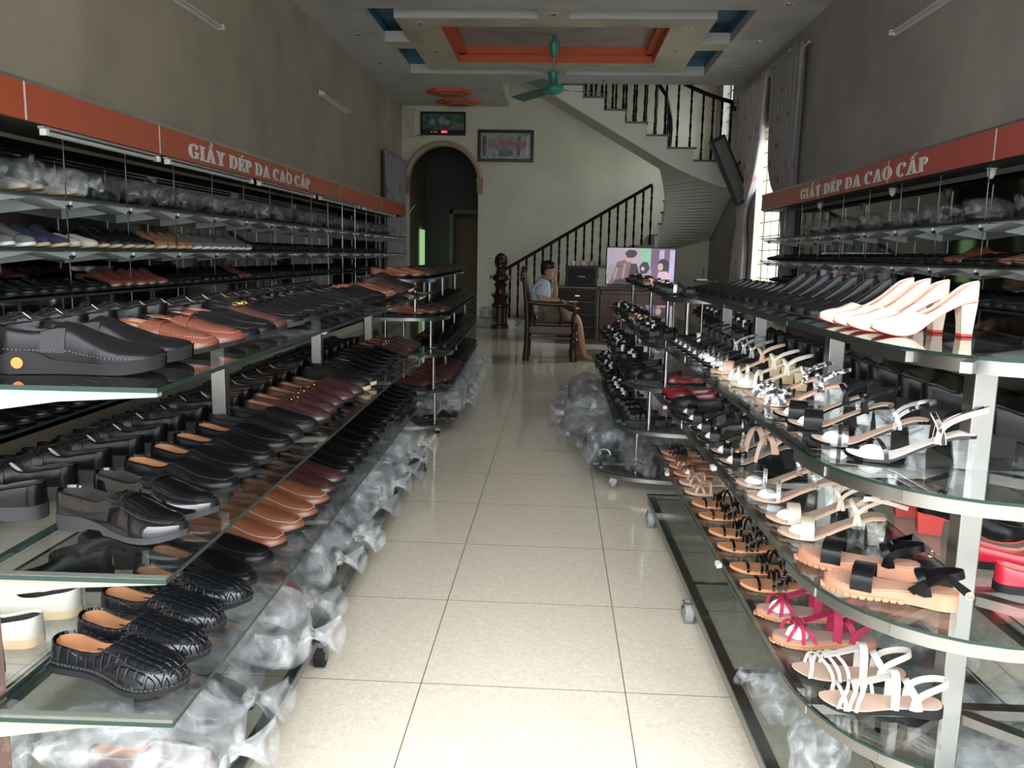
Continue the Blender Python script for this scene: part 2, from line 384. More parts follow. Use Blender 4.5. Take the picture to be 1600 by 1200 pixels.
for (x0, x1) in ((cx0, bx0), (bx1, cx1)): mb.box(x0, cy1-.006, zc, x1, cy1, zu+.02)
mb.box(cx0, ly0-.006, zc, px0, ly0, zu+.02); mb.box(px1, ly0-.006, zc, cx1, ly0, zu+.02)
struct('trim_3', mb, mat('white_edge_band', (.66, .66, .64), .6))
mb = MB()
i1 = .10; z1, z2, z3 = zc+.002, zc+.10, zc+.19
def ring(mb, x0, y0, x1, y1, za, zb, t=.01):
    mb.box(x0, y0, za, x1, y0+t, zb); mb.box(x0, y1-t, za, x1, y1, zb); mb.box(x0, y0, za, x0+t, y1, zb); mb.box(x1-t, y0, za, x1, y1, zb)
ring(mb, tx0, ty0, tx1, ty1, z1, z2)
for (x0, y0, x1, y1) in ((tx0, ty0, tx1, ty0+i1), (tx0, ty1-i1, tx1, ty1), (tx0, ty0, tx0+i1, ty1), (tx1-i1, ty0, tx1, ty1)): mb.box(x0, y0, z2, x1, y1, z2+.012)
ring(mb, tx0+i1, ty0+i1, tx1-i1, ty1-i1, z2, z3)
struct('trim_4', mb, orangep)
struct('ceiling_tray', MB().box(tx0-.1, ty0-.1, z3, tx1+.1, ty1+.1, z3+.03), pinkp)
# orange hexagon medallions
for (cx, cy, lab) in ((-1.84, 13.98, 'orange diamond shaped ceiling medallion, nearer of the two beyond the fan'), (-1.80, 14.85, 'orange diamond shaped ceiling medallion, farther one above the wall clock picture')):
    t = thing('ceiling_medallion', lab, 'ceiling medallion', (cx, cy, ZC), 0, 'orange ceiling medallions')
    hx = [(-.38,0),(-.2,-.24),(.2,-.24),(.38,0),(.2,.24),(-.2,.24)]
    MB().prism(hx, -.05, 0).obj('medallion_plate', orangep, t)
    MB().prism([(x*.62, y*.62) for x, y in hx], -.075, -.05).obj('medallion_centre', mat('dull_orange_paint', (.42, .15, .08), .6), t)
# stairwell enclosure above ceiling
mb = MB(); mb.box(SX-.15, SY, zu, SX, YB, 6.4); mb.box(SX-.15, SY-.15, zu, XR, SY, 6.4)
struct('wall_stairwell', mb, wb)
struct('ceiling_stairwell', MB().box(SX-.15, SY-.15, 6.4, XR+.22, YB+.2, 6.5), white)
struct('roof', MB().box(XL-.2, YF, ZC+.5, XR+.22, SY-.15, ZC+.6), outg)
# windows
def window(n, W, nb):
    mb = MB(); x = XR+.14; y0, y1, z0, z1 = W
    for a_, b_ in ((y0, y0+.05), (y1-.05, y1), ((y0+y1)/2-.03, (y0+y1)/2+.03)): mb.box(x, a_, z0, x+.05, b_, z1)
    mb.box(x, y0, z0, x+.05, y1, z0+.05); mb.box(x, y0, z1-.05, x+.05, y1, z1)
    o = struct('window_%d' % n, mb, mat('cream_window_frame', (.72, .68, .52), .5))
    MB().box(x+.02, y0, z0, x+.026, y1, z1).obj('window_pane', PANE, o)
    b = MB()
    for k in range(nb):
        z = z0+(k+.5)*(z1-z0)/nb; b.bar((x-.05, y0, z), (x-.05, y1, z), .012, .012)
    b.obj('window_bars', steeld, o)
    MB().box(XR+.001, y0-.002, z0-.03, x, y1+.002, z0).obj('window_sill', white, o)
    return o
window(1, W1, 13); window(2, W2, 9)
struct('trim_5', MB().box(XR, 11.97, .55, XR+.22, 12.0, 3.0), mat('cream_window_jamb', (.74, .70, .52), .6))
# ceiling downlights
for k, (x, y) in enumerate([(-2.45,9.0),(-2.5,10.5),(-2.55,12.0),(2.3,9.2),(2.35,10.7),(2.4,12.1),(-1.0,13.0),(.6,13.0),(-1.65,10.0),(1.4,10.1),(-1.65,11.3),(1.42,11.2),(-.12,9.6)]):
    t = thing('ceiling_downlight', '', 'downlight', (x, y, ZC), 0, 'recessed ceiling downlights')
    t['label'] = 'small round unlit recessed downlight set in the shop ceiling'
    MB().lathe([(.055,0),(.055,-.006),(.04,-.008)], n=16).obj('rim', whitep, t); MB().lathe([(.038,-.008),(.02,-.014)], n=12).obj('bulb', silver, t)
# ================================================================== STAIRCASE
stone = mat('grey_brown_stone_tread', (.14, .11, .09), .3)
st = thing('staircase', 'white curved staircase with dark turned wooden balusters climbing to the upper floor', 'staircase', (0, 0, 0))
CX, CY = 1.63, 14.3; X0 = -.85; RUN1 = .31; RUN2 = .33; RS = .185
def stair_pt(s):
    """s in steps: 0..8 straight, 8..16 turn, 16..25 straight back; returns inner, outer points in plan"""
    if s <= 8: x = X0+s*RUN1; return (x, 14.43), (x, 15.395)
    if s <= 16:
        a = pi/2 - (s-8)/8*pi; dx, dy = cos(a), sin(a)
        ro = min((2.70-CX)/dx if dx > 1e-6 else 9, (15.395-CY)/dy if dy > 1e-6 else 9, (CY-13.32)/-dy if dy < -1e-6 else 9)
        return (CX+.13*dx, CY+.13*dy), (CX+ro*dx, CY+ro*dy)
    x = CX-(s-16)*RUN2; return (x, 14.17), (x, 13.32)
def soff(s): return max(0, (s+.3)*RS-.30)
NS = 24
mbw = MB(); mbt = MB()
for k in range(NS):
    zt = (k+1)*RS
    sub = 4 if 8 <= k < 16 else 1
    for j in range(sub):
        s0 = k+j/sub; s1 = k+(j+1)/sub
        (i0, o0), (i1_, o1) = stair_pt(s0), stair_pt(s1); b0, b1 = soff(s0), soff(s1)
        V = [(*i0, b0), (*o0, b0), (*o1, b1), (*i1_, b1), (*i0, zt-.03), (*o0, zt-.03), (*o1, zt-.03), (*i1_, zt-.03)]
        mbw.add(V, [(0,1,2,3),(4,7,6,5),(0,4,5,1),(1,5,6,2),(2,6,7,3),(3,7,4,0)])
        e = .025
        def off(i, o, q):
            d = Vector((o[0]-i[0], o[1]-i[1])).normalized(); return (i[0]-d.x*e, i[1]-d.y*e), (o[0]+d.x*(e if k >= 12 else 0), o[1]+d.y*(e if k >= 12 else 0))
        (i0, o0), (i1_, o1) = off(i0, o0, 0), off(i1_, o1, 0)
        if j == 0:
            ip, op = stair_pt(k-.08); (i0, o0) = off(ip, op, 0)
        V = [(*i0, zt-.03), (*o0, zt-.03), (*o1, zt-.03), (*i1_, zt-.03), (*i0, zt), (*o0, zt), (*o1, zt), (*i1_, zt)]
        mbt.add(V, [(0,1,2,3),(4,7,6,5),(0,4,5,1),(1,5,6,2),(2,6,7,3),(3,7,4,0)])
mbw.obj('stair_body', mat('white_stair_plaster', (.74, .73, .67), .7), st)
rows = []
for q in range(0, NS*8+1):
    s = q/8; i, o = stair_pt(s); rows.append([(i[0]+(o[0]-i[0])*k/6, i[1]+(o[1]-i[1])*k/6, max(.001, soff(s)-.004)) for k in range(7)])
MB().grid(rows).obj('soffit', MATS['white_stair_plaster'], st, smooth='all')
mbt.obj('stair_treads', stone, st)
def baluster_mesh():
    pr = [(.022,0),(.022,.10),(.014,.12),(.024,.15),(.012,.18),(.016,.26),(.022,.34),(.013,.42),(.018,.45),(.013,.48),(.022,.58),(.015,.68),(.023,.74),(.013,.77),(.020,.80),(.020,.92)]
    return MB().lathe(pr, n=8).mesh('baluster', woodd, 'auto')
bal = baluster_mesh()
def railing(s_list, side, zoff=.95):
    pts = []
    for s in s_list:
        i, o = stair_pt(s); d = Vector((o[0]-i[0], o[1]-i[1])).normalized()
        p = Vector(i)+d*.04 if side == 'in' else Vector(o)-d*.04
        pts.append((p.x, p.y, s*RS+.10+zoff))
        k = math.floor(s+1e-6)
    return pts
def rail_bar(pts, w=.06, h=.055):
    mb = MB(); rows = []
    for i, p in enumerate(pts):
        p = Vector(p); d = (Vector(pts[min(i+1, len(pts)-1)])-Vector(pts[max(i-1, 0)])).normalized()
        a = d.cross(Vector((0,0,1))).normalized(); b = a.cross(d)
        rows.append([p+a*w/2*cx+b*h/2*cz for cx, cz in ((-1,-.8),(-.7,-1),(.7,-1),(1,-.8),(1,.3),(.6,1),(-.6,1),(-1,.3))])
    mb.grid(rows, True); n = len(mb.v); mb.f += [tuple(range(8))[::-1], tuple(range(n-8, n))]; mb.mi += [0, 0]
    return mb.obj('handrail', woodd, st, smooth='auto')
nb = 0
for (slist, side) in (([.1+i*.45 for i in range(18)], 'in'), ([11.5, 12.5, 13.5, 14.4, 15.3]+[16.3+i*.5 for i in range(16)], 'in'), ([14.0,14.2,14.42,14.7,15.1,15.6]+[16.1+i*.5 for i in range(16)], 'out')):
    P = railing([slist[0]-.4]+slist, side)
    rail_bar(P)
    for s in slist:
        i, o = stair_pt(s); d = Vector((o[0]-i[0], o[1]-i[1])).normalized()
        p = Vector(i)+d*.04 if side == 'in' else Vector(o)-d*.04
        zb = (math.floor(s+1e-6)+1)*RS; zt = s*RS+.10+.95-.02
        b = link('baluster', bal, st); b.location = (p.x, p.y, zb); b.scale = (1, 1, (zt-zb)/.92); nb += 1
# carved newel
np_ = [(.16,0),(.16,.06),(.125,.08),(.125,.36),(.15,.38),(.15,.42),(.11,.45),(.12,.52),(.155,.56),(.10,.60),(.085,.70),(.12,.76),(.075,.80),(.14,.84),(.14,.90),(.09,.94),(.08,1.0),(.07,1.03),(.09,1.07),(.115,1.13),(.11,1.2),(.07,1.27),(.02,1.30)]
nw = MB().lathe(np_, (0,0,0), n=14)
for k in range(8):
    a = k*pi/4; nw.bar((.11*cos(a), .11*sin(a), .1), (.115*cos(a), .115*sin(a), .36), .03, .03)
    nw.bar((.085*cos(a), .085*sin(a), 1.06), (.09*cos(a+.6), .09*sin(a+.6), 1.24), .03, .03)
nw.box(-.19, -.05, .85, .19, .05, .91); nw.box(-.16, -.05, .57, .16, .05, .61)
o = nw.obj('newel_post', wood, st, smooth='auto'); o.location = (-.98, 14.45, 0)

# ================================================================== PICTURES, CLOCK, SWITCH
def frame(name, label, cat, x0, x1, z0, z1, y, fm, fw=.05):
    t = thing(name, label, cat, ((x0+x1)/2, y, (z0+z1)/2)); a = (x1-x0)/2; b = (z1-z0)/2
    mb = MB(); mb.box(-a,-.035,-b,a,0,-b+fw).box(-a,-.035,b-fw,a,0,b).box(-a,-.035,-b+fw,-a+fw,0,b-fw).box(a-fw,-.035,-b+fw,a,0,b-fw)
    mb.obj('frame', fm, t, bevel=.006); return t, a-fw, b-fw
def flat(mb, mi, pts, y): mb.cur = mi; n = len(mb.v); mb.v += [(x, y, z) for x, z in pts]; mb.f.append(tuple(range(n, n+len(pts)))); mb.mi.append(mi)
def blob(cx, cz, rx, rz, n=12, seed=0, j=.15):
    R = random.Random(seed); return [(cx+rx*cos(2*pi*k/n)*(1+R.uniform(-j, j)), cz+rz*sin(2*pi*k/n)*(1+R.uniform(-j, j))) for k in range(n)]
t, a, b = frame('framed_picture', 'black framed picture of pink flowers in a turquoise vase on the back wall', 'picture', -1.50, -.49, 2.92, 3.48, YB, mat('black_frame', (.015,.014,.014), .25), .055)
mb = MB(); M = [mat('print_pale_mount', (.55,.55,.58), .3, noise_col=(9, (.35,.33,.36), .4, .6)), mat('print_pink', (.55,.22,.28), .3), mat('print_dark', (.12,.11,.13), .3), mat('print_turquoise', (.06,.28,.32), .3), mat('print_white', (.75,.75,.78), .3)]
flat(mb, 0, [(-a,-b),(a,-b),(a,b),(-a,b)], -.01)
flat(mb, 2, [(-a+.03,-b+.05),(-a+.10,-b+.05),(-a+.10,b-.05),(-a+.03,b-.05)], -.0105); flat(mb, 2, [(.20,-b+.05),(.26,-b+.05),(.27,b-.06),(.21,b-.06)], -.0105); flat(mb, 4, [(a-.10,-b+.03),(a-.03,-b+.03),(a-.03,b-.03),(a-.08,b-.03)], -.0105)
flat(mb, 2, blob(0, -.12, .15, .07, 14, 3), -.011)
for k in range(13): flat(mb, 1, blob(-.27+.05*k, .03+.05*sin(k*2.1), .055, .045, 9, k, .3), -.0112-.0001*k)
flat(mb, 3, [(-.06,-.16),(.05,-.16),(.065,-.10),(.055,-.04),(-.065,-.04),(-.075,-.10)], -.013)
flat(mb, 4, [(-.19,-.13),(-.13,-.13),(-.13,-.10),(-.19,-.10)], -.0132)
mb.obj('picture_print', M, t); MB().box(-a,-.02,-b,a,-.018,b).obj('picture_glass', PANE, t)
t, a, b = frame('clock_picture', 'black framed landscape picture with glowing red clock digits above the arch', 'clock', -2.54, -1.72, 3.37, 3.78, YB, mat('black_frame', (.015,.014,.014), .25), .035)
mb = MB(); M = [mat('print_dark_green', (.03,.07,.05), .3, noise_col=(16, (.09,.16,.12), .4, .6)), mat('print_house', (.28,.33,.30), .3), mat('print_water', (.20,.15,.14), .3), blackp, mat('red_clock_digits', (.8,.05,.05), .5, emit=(1,.12,.15), estr=1.2)]
flat(mb, 0, [(-a,-b),(a,-b),(a,b),(-a,b)], -.01)
for (x, z, s) in ((-.20,.03,.09),(-.02,.05,.11),(.08,.02,.07)):
    flat(mb, 1, [(x-s/2,z-s/2),(x+s/2,z-s/2),(x+s/2,z+s*.3),(x,z+s*.7),(x-s/2,z+s*.3)], -.011)
flat(mb, 2, [(.08,-.10),(a,-.10),(a,.0),(.2,.02)], -.0105); flat(mb, 3, [(-a,-b),(a,-b),(a,-b+.06),(-a,-b+.06)], -.012)
def seg7(mb, mi, x, z, h, digit, y):
    w_ = h*.5; t_ = h*.14; on = {'1':'bc','2':'abged','3':'abgcd','5':'afgcd','0':'abcdef','8':'abcdefg'}[digit]
    S = {'a':(0,h-t_,w_,h),'d':(0,0,w_,t_),'g':(0,h/2-t_/2,w_,h/2+t_/2),'f':(0,h/2,t_,h),'e':(0,0,t_,h/2),'b':(w_-t_,h/2,w_,h),'c':(w_-t_,0,w_,h/2)}
    for c in on: q = S[c]; flat(mb, mi, [(x+q[0],z+q[1]),(x+q[2],z+q[1]),(x+q[2],z+q[3]),(x+q[0],z+q[3])], y)
for k, dg in enumerate('8050'): seg7(mb, 4, -.02+k*.024-(.006 if k < 2 else 0), -b+.012, .034, dg, -.013)
for x in (-.22,-.17,-.13): flat(mb, 4, [(x,-b+.02),(x+.012,-b+.02),(x+.012,-b+.032),(x,-b+.032)], -.013)
mb.obj('picture_print', M, t)
t = thing('light_switch', 'white double wall switch on the back wall left of the stair newel', 'switch', (-1.24, YB, 1.19))
MB().box(-.075,-.012,-.04,.075,0,.04).obj('switch_plate', whitep, t, bevel=.003); MB().box(-.045,-.018,-.02,-.01,-.012,.02).box(.01,-.018,-.02,.045,-.012,.02).obj('rocker', mat('grey_switch_rocker', (.4,.4,.38), .4), t)
t = thing('wall_fixture', 'pale narrow wall mounted junction fixture with a hanging cable in the top left corner', 'wall fixture', (-2.72, YB, 3.62))
MB().box(-.06,-.05,-.28,.06,0,.22).box(-.11,-.03,.17,.11,-.0,.21).box(-.10,-.06,-.29,.10,-.01,-.26).obj('fixture_body', mat('beige_plastic', (.52,.50,.42), .5), t, bevel=.005)
MB().tube([(.05,-.03,-.27),(.16,-.02,-.25),(.2,-.02,-.22),(.22,-.02,-.3)], .006, 6).obj('cable', blackp, t)
# ================================================================== CEILING FAN
t = thing('ceiling_fan', 'teal green three blade ceiling fan hanging below the orange tray ceiling', 'ceiling fan', (-.125, 11.2, 0))
MB().lathe([(.02,4.06),(.035,4.0),(.07,3.96),(.055,3.86),(.035,3.80),(.02,3.78)]).obj('canopy', teal, t, smooth='auto')
MB().lathe([(.012,3.55),(.012,3.80)], n=8).obj('down_rod', mat('pale_teal_metal', (.16,.36,.31), .4), t)
MB().lathe([(.02,3.62),(.075,3.6),(.055,3.5),(.06,3.46),(.13,3.44),(.145,3.40),(.13,3.36),(.06,3.33),(.02,3.32)], n=20).obj('motor_housing', teal, t, smooth='auto')
for k in range(3):
    a = rad(12+120*k); mb = MB(); rows = []
    for u in range(9):
        r_ = .13+u*.075; wd = .06+.05*min(1, u/3); tw = .018
        rows.append([(r_*cos(a)-s_*wd*sin(a), r_*sin(a)+s_*wd*cos(a), 3.395-.004*u+s_*tw) for s_ in (-1, 0, 1)])
    rows2 = [[(p[0], p[1], p[2]-.004) for p in r_] for r_ in rows]
    mb.grid(rows).grid(rows2); mb.obj('fan_blade', mat('dark_teal_blade', (.05, .14, .13), .4), t)
# ================================================================== TUBE LIGHTS
def tube_light(label, x, y0, y1, z, side):
    t = thing('tube_light', label, 'tube light', (x, y0, z), 0, 'unlit wall tube lights'); L = y1-y0
    MB().box(-.02*(side < 0), 0, -.03, .02*(side > 0), L, .03).obj('fixture_base', whitep, t, bevel=.004)
    MB().lathe([(.013,.04),(.013,L-.04)], (side*.045, 0, 0), n=10, axis='y').obj('glass_tube', mat('unlit_tube_glass', (.62,.62,.60), .3), t)
    MB().box(side*.01-.0, .01, -.02, side*.062, .045, .02).box(side*.01, L-.045, -.02, side*.062, L-.01, .02).obj('end_cap', whitep, t)
tube_light('unlit white tube light high on the left wall nearest the entrance', XL, 5.9, 7.15, 3.09, 1)
tube_light('unlit white tube light high on the left wall farther back', XL, 10.1, 11.4, 3.12, 1)
tube_light('unlit white tube light high on the right wall nearest the entrance', XR, 6.05, 7.35, 3.13, -1)
tube_light('unlit white tube light beside the ceiling above the right curtains', XR, 10.45, 11.8, 3.72, -1)
# ================================================================== CURTAINS
def curtainmat(name, base, mark):
    m = mat(name, base, .8); nt = m.node_tree; b = nt.nodes['Principled BSDF']
    tc = nt.nodes.new('ShaderNodeTexCoord'); v = nt.nodes.new('ShaderNodeTexVoronoi'); v.inputs['Scale'].default_value = 4.2; v.inputs['Randomness'].default_value = 1.0
    nt.links.new(tc.outputs['Object'], v.inputs['Vector'])
    r = nt.nodes.new('ShaderNodeValToRGB'); e = r.color_ramp.elements; e[0].color = (*mark, 1); e[0].position = .05; e[1].color = (*base, 1); e[1].position = .30
    nt.links.new(v.outputs['Distance'], r.inputs[0]); nt.links.new(r.outputs[0], b.inputs['Base Color'])
    b.inputs['Subsurface Weight'].default_value = 0
    return m
curt = curtainmat('grey_floral_curtain_fabric', (.29, .28, .285), (.22, .10, .13))
curtw = curtainmat('pale_floral_curtain_fabric', (.46, .43, .45), (.5, .10, .16))
def curtain(label, x, y0, y1, z0, z1, folds, widths, m, sgn=1):
    """widths: list of (z fraction from the top, y start, y end)"""
    t = thing('curtain', label, 'curtain', (x, (y0+y1)/2, z0), 0, 'floral curtains'); yc = (y0+y1)/2
    rows = []; NZ = 30; NP = folds*8
    for i in range(NZ+1):
        u = i/NZ; a_ = spl([(q[0], q[1]) for q in widths], u); b_ = spl([(q[0], q[2]) for q in widths], u); row = []
        amp = .045*min(1.2, (b_-a_)/(y1-y0)+.35)
        for k in range(NP+1):
            s = k/NP; row.append((sgn*(-amp*(1+sin(2*pi*folds*s+.6*sin(3*u)))), a_+(b_-a_)*s-yc, (z1-z0)*(1-u)))
        rows.append(row)
    o = MB().grid(rows).obj('curtain_fabric', m, t, smooth='all'); s = o.modifiers.new('thickness', 'SOLIDIFY'); s.thickness = .004
    for k in range(folds):
        y = y0+(k+.75)*(y1-y0)/folds-yc
        MB().lathe([(.028,-.004),(.028,.004),(.018,.005)], (sgn*-.075, y, z1-z0-.07), 12, 'x').obj('eyelet', silver, t)
    return t
curtain('grey floral curtain on the right wall, the nearer one, above the shop sign end', XR-.02, 9.75, 11.15, .5, 3.66, 8, [(0,9.75,11.15),(.3,9.78,11.05),(.45,9.8,10.85),(.58,9.8,10.35),(1,9.8,10.30)], curt)
curtain('tied back floral curtain with pink patches on the right wall beyond the window', XR-.02, 11.75, 13.1, .5, 3.66, 8, [(0,11.35,13.0),(.25,11.5,13.0),(.42,11.75,13.0),(.56,12.3,12.85),(.72,12.15,12.95),(1,12.15,13.1)], curtw)
curtain('grey curtain hanging on the left wall beside the arch', XL+.02, 13.5, 15.25, .2, 2.9, 8, [(0,13.5,15.25),(1,13.55,15.2)], curt, -1)
tag(MB().lathe([(.014,0),(.014,3.9)], (XR-.085, 9.55, 3.60), 8, 'y').obj('curtain_rod', mat('pale_curtain_rod', (.55,.54,.52), .4)), 'long pale curtain rod above the window on the right wall', 'curtain rod')
tag(MB().lathe([(.012,0),(.012,1.95)], (XL+.085, 13.4, 2.84), 8, 'y').obj('curtain_rod', MATS['pale_curtain_rod']), 'short curtain rod on the left wall beside the arch', 'curtain rod')
# slanted column loudspeaker hanging by the stairs
t = thing('column_loudspeaker', 'long black column loudspeaker tilted on the right wall by the stair foot', 'loudspeaker', (2.42, 12.35, 2.52)); t.rotation_euler = (0, rad(-26), 0)
MB().box(-.11,-.08,-.5,.11,.1,.5).obj('cabinet', blackp, t, bevel=.01)
MB().box(-.075,-.086,-.45,.075,-.08,.45).obj('grille', mat('dark_grey_grille', (.10,.11,.10), .5, bump=('voronoi', 60, .8)), t)
MB().bar((0,.1,0),(.22,.18,.05),.04,.04).obj('bracket', steeld, t)
# ================================================================== TV CORNER
t = thing('tv_cabinet', 'dark wooden low television cabinet beneath the lit television', 'cabinet', (1.35, 12.35, 0))
MB().box(-.72,-.25,.04,.72,.25,.80).obj('carcass', wood, t, bevel=.01); MB().box(-.745,-.28,.80,.745,.28,.83).obj('top', wood, t, bevel=.006)
for x in (-.5, 0, .5):
    d = MB().box(x-.23,-.27,.10,x+.23,-.25,.74).obj('door', wood, t, bevel=.008); MB().lathe([(.012,-.02),(.012,0)], (x+.17,-.27,.45), 10, 'y').obj('knob', gold, d)
t = thing('drawer_cabinet', 'dark carved wooden chest of drawers under the black amplifier speaker', 'cabinet', (.33, 12.4, 0))
MB().box(-.34,-.25,.04,.26,.25,.80).obj('carcass', wood, t, bevel=.01); MB().box(-.38,-.29,.80,.265,.28,.84).obj('top', wood, t, bevel=.006)
for k in range(4):
    z = .08+k*.18; d = MB().box(-.31,-.265,z,.23,-.25,z+.16).obj('drawer', woodd, t, bevel=.008); MB().box(-.07,-.285,z+.075,0,-.265,z+.09).obj('handle', gold, d)
t = thing('television', 'flat screen television showing two people in a drama scene', 'television', (1.19, 12.15, .84))
MB().box(-.50,-.02,.03,.50,.02,.575).obj('bezel', blackp, t, bevel=.004); MB().box(-.2,-.08,0,.2,.08,.012).box(-.03,-.01,0,.03,.01,.05).obj('stand', blackp, t)
EM = lambda n, c, s=.10: mat('screen_'+n, c, .3, emit=c, estr=s)
M = [EM('mauve', (.62,.48,.58)), EM('green', (.36,.62,.48)), EM('dark', (.05,.04,.06)), EM('lilac', (.55,.48,.72)), EM('skin', (.72,.46,.40)), EM('plaid', (.30,.16,.17)), EM('grey', (.42,.38,.44)), EM('purple', (.22,.12,.22)), EM('pink', (.75,.5,.6))]
mb = MB(); Y_ = -.0215
flat(mb, 0, [(-.485,.045),(.485,.045),(.485,.56),(-.485,.56)], Y_)
flat(mb, 1, [(.02,.045),(.14,.045),(.14,.56),(-.02,.56)], Y_-.0003); flat(mb, 7, [(.14,.045),(.485,.045),(.485,.56),(.14,.56)], Y_-.0003)
for x in (.25,.40): flat(mb, 3, [(x,.045),(x+.07,.045),(x+.08,.54),(x+.01,.54)], Y_-.0006)
flat(mb, 6, blob(-.42, .2, .07, .14, 12, 1), Y_-.0006)
flat(mb, 5, [(-.46,.045),(-.38,.22),(-.34,.36),(-.22,.40),(-.14,.36),(-.10,.2),(-.12,.045)], Y_-.0009); flat(mb, 2, [(-.2,.045),(-.14,.34),(-.06,.34),(-.02,.2),(0,.045)], Y_-.0011)
flat(mb, 4, blob(-.18, .42, .05, .065, 12, 2, .05), Y_-.0013); flat(mb, 2, blob(-.145, .475, .085, .06, 14, 5), Y_-.0015)
flat(mb, 6, blob(.05, .23, .10, .13, 12, 6), Y_-.0011); flat(mb, 2, blob(.32, .32, .09, .10, 14, 8), Y_-.0013); flat(mb, 4, blob(.28, .30, .04, .055, 12, 9, .05), Y_-.0016); flat(mb, 8, blob(.33, .14, .10, .10, 10, 11), Y_-.0015)
flat(mb, 2, [(-.40,.045),(.0,.045),(.0,.09),(-.25,.13),(-.36,.10)], Y_-.0018)
flat(mb, 7, blob(-.30, .30, .05, .02, 8, 21), Y_-.0017); flat(mb, 6, [(-.40,.12),(-.34,.30),(-.31,.30),(-.36,.12)], Y_-.0017); flat(mb, 6, [(-.27,.12),(-.24,.34),(-.21,.34),(-.24,.12)], Y_-.0017)
flat(mb, 2, [(-.02,.3),(.03,.37),(.10,.36),(.13,.28),(.08,.2),(.0,.2)], Y_-.0014); flat(mb, 8, blob(.03,.27,.025,.03,8,22), Y_-.0018); flat(mb, 3, [(-.485,.36),(-.42,.45),(-.36,.40),(-.40,.33),(-.485,.3)], Y_-.0008)
mb.obj('screen', M, t)
t = thing('amplifier_speaker', 'black boxy speaker with white maker lettering standing on the chest of drawers', 'loudspeaker', (.35, 12.3, .84))
MB().box(-.225,-.15,0,.225,.15,.29).obj('cabinet', blackp, t, bevel=.012); MB().box(-.2,-.156,.02,.2,-.15,.27).obj('grille', mat('black_cloth_grille', (.008,.008,.008), .9), t)
# ---------------------------------------------------------------- slab-serif lettering
def arc(cx, cy, rx, ry, a0, a1, tx, ty, n=12):
    o = []; q = []
    for i in range(n+1):
        a = rad(a0+(a1-a0)*i/n); o.append((cx+rx*cos(a), cy+ry*sin(a))); q.append((cx+(rx-tx)*cos(a), cy+(ry-ty)*sin(a)))
    return [[o[i], o[i+1], q[i+1], q[i]] for i in range(n)]
def rc(x0, y0, x1, y1): return [[(x0,y0),(x1,y0),(x1,y1),(x0,y1)]]
def glyph(c):
    s = .20; f = .08   # stem, serif thickness
    if c == 'I': return .40, rc(.10,0,.30,1)+rc(0,0,.40,f)+rc(0,1-f,.40,1)
    if c == 'P': return .66, rc(.08,0,.28,1)+rc(0,0,.38,f)+rc(0,1-f,.35,1)+arc(.33,.72,.32,.28,-90,90,.18,.10)+rc(.25,.9,.35,1)+rc(.25,.44,.35,.54)
    if c == 'D': return .80, rc(.08,0,.28,1)+rc(0,0,.38,f)+rc(0,1-f,.38,1)+arc(.36,.5,.42,.5,-90,90,.20,.09)
    if c == 'E': return .66, rc(.08,0,.28,1)+rc(0,0,.62,.09)+rc(0,.91,.60,1)+rc(.2,.46,.48,.55)+rc(.52,0,.62,.30)+rc(.50,.72,.60,1)+rc(.40,.36,.48,.64)
    if c == 'A': return .84, [[(.08,0),(.22,0),(.47,1),(.36,1)]]+[[(.36,1),(.50,1),(.78,0),(.55,0)]]+rc(.2,.26,.62,.36)+rc(0,0,.32,f)+rc(.46,0,.84,f)
    if c == 'Y': return .78, rc(.29,0,.49,.5)+[[(.05,1),(.28,1),(.49,.45),(.29,.45)]]+[[(.30,.45),(.46,.45),(.70,1),(.56,1)]]+rc(.18,0,.60,f)+rc(0,.92,.33,1)+rc(.50,.92,.78,1)
    if c == 'C': return .74, arc(.40,.5,.40,.51,50,310,.20,.10,18)+rc(.58,.66,.68,.95)
    if c == 'G': return .80, arc(.40,.5,.40,.51,50,320,.20,.10,18)+rc(.58,.66,.68,.95)+rc(.53,.05,.71,.44)+rc(.45,.40,.78,.47)
    if c == 'O': return .82, arc(.41,.5,.41,.51,0,360,.20,.10,24)
    return .35, []
def accents(c, w):
    m_ = w/2; circ = [[(m_-.20,1.06),(m_-.08,1.06),(m_+.02,1.17),(m_,1.25)], [(m_+.20,1.06),(m_+.08,1.06),(m_-.02,1.17),(m_,1.25)]]
    if c == 'grave': return circ+[[(m_-.02,1.42),(m_+.12,1.25),(m_+.18,1.25),(m_+.10,1.42)][::-1]] + []
    if c == 'acute': return [[(m_-.05,1.06),(m_+.04,1.06),(m_+.22,1.26),(m_+.08,1.26)]]
    if c == 'circ_acute': return circ+[[(m_+.12,1.24),(m_+.18,1.24),(m_+.34,1.42),(m_+.22,1.42)]]
    return []
def text_mesh(chars, h, depth, total):
    polys = []; x = 0
    for c, acc in chars:
        w_, ps = glyph(c)
        for p in ps+accents(acc, w_): polys.append([(x+a, b) for a, b in p])
        x += w_+(.10 if c != ' ' else .0)
    mb = MB(); sx = total/x
    for p in polys: mb.prism([(a*sx, b*h) for a, b in p], -depth, 0, 'y')
    return mb
TXT = [('G',''),('I',''),('A','grave'),('Y',''),(' ',''),('D',''),('E','acute'),('P',''),(' ',''),('D',''),('A',''),(' ',''),('C',''),('A',''),('O',''),(' ',''),('C',''),('A','circ_acute'),('P','')]
t_ = t
mb = MB()   # tiny white maker lettering: Y A M A H A drawn in strokes
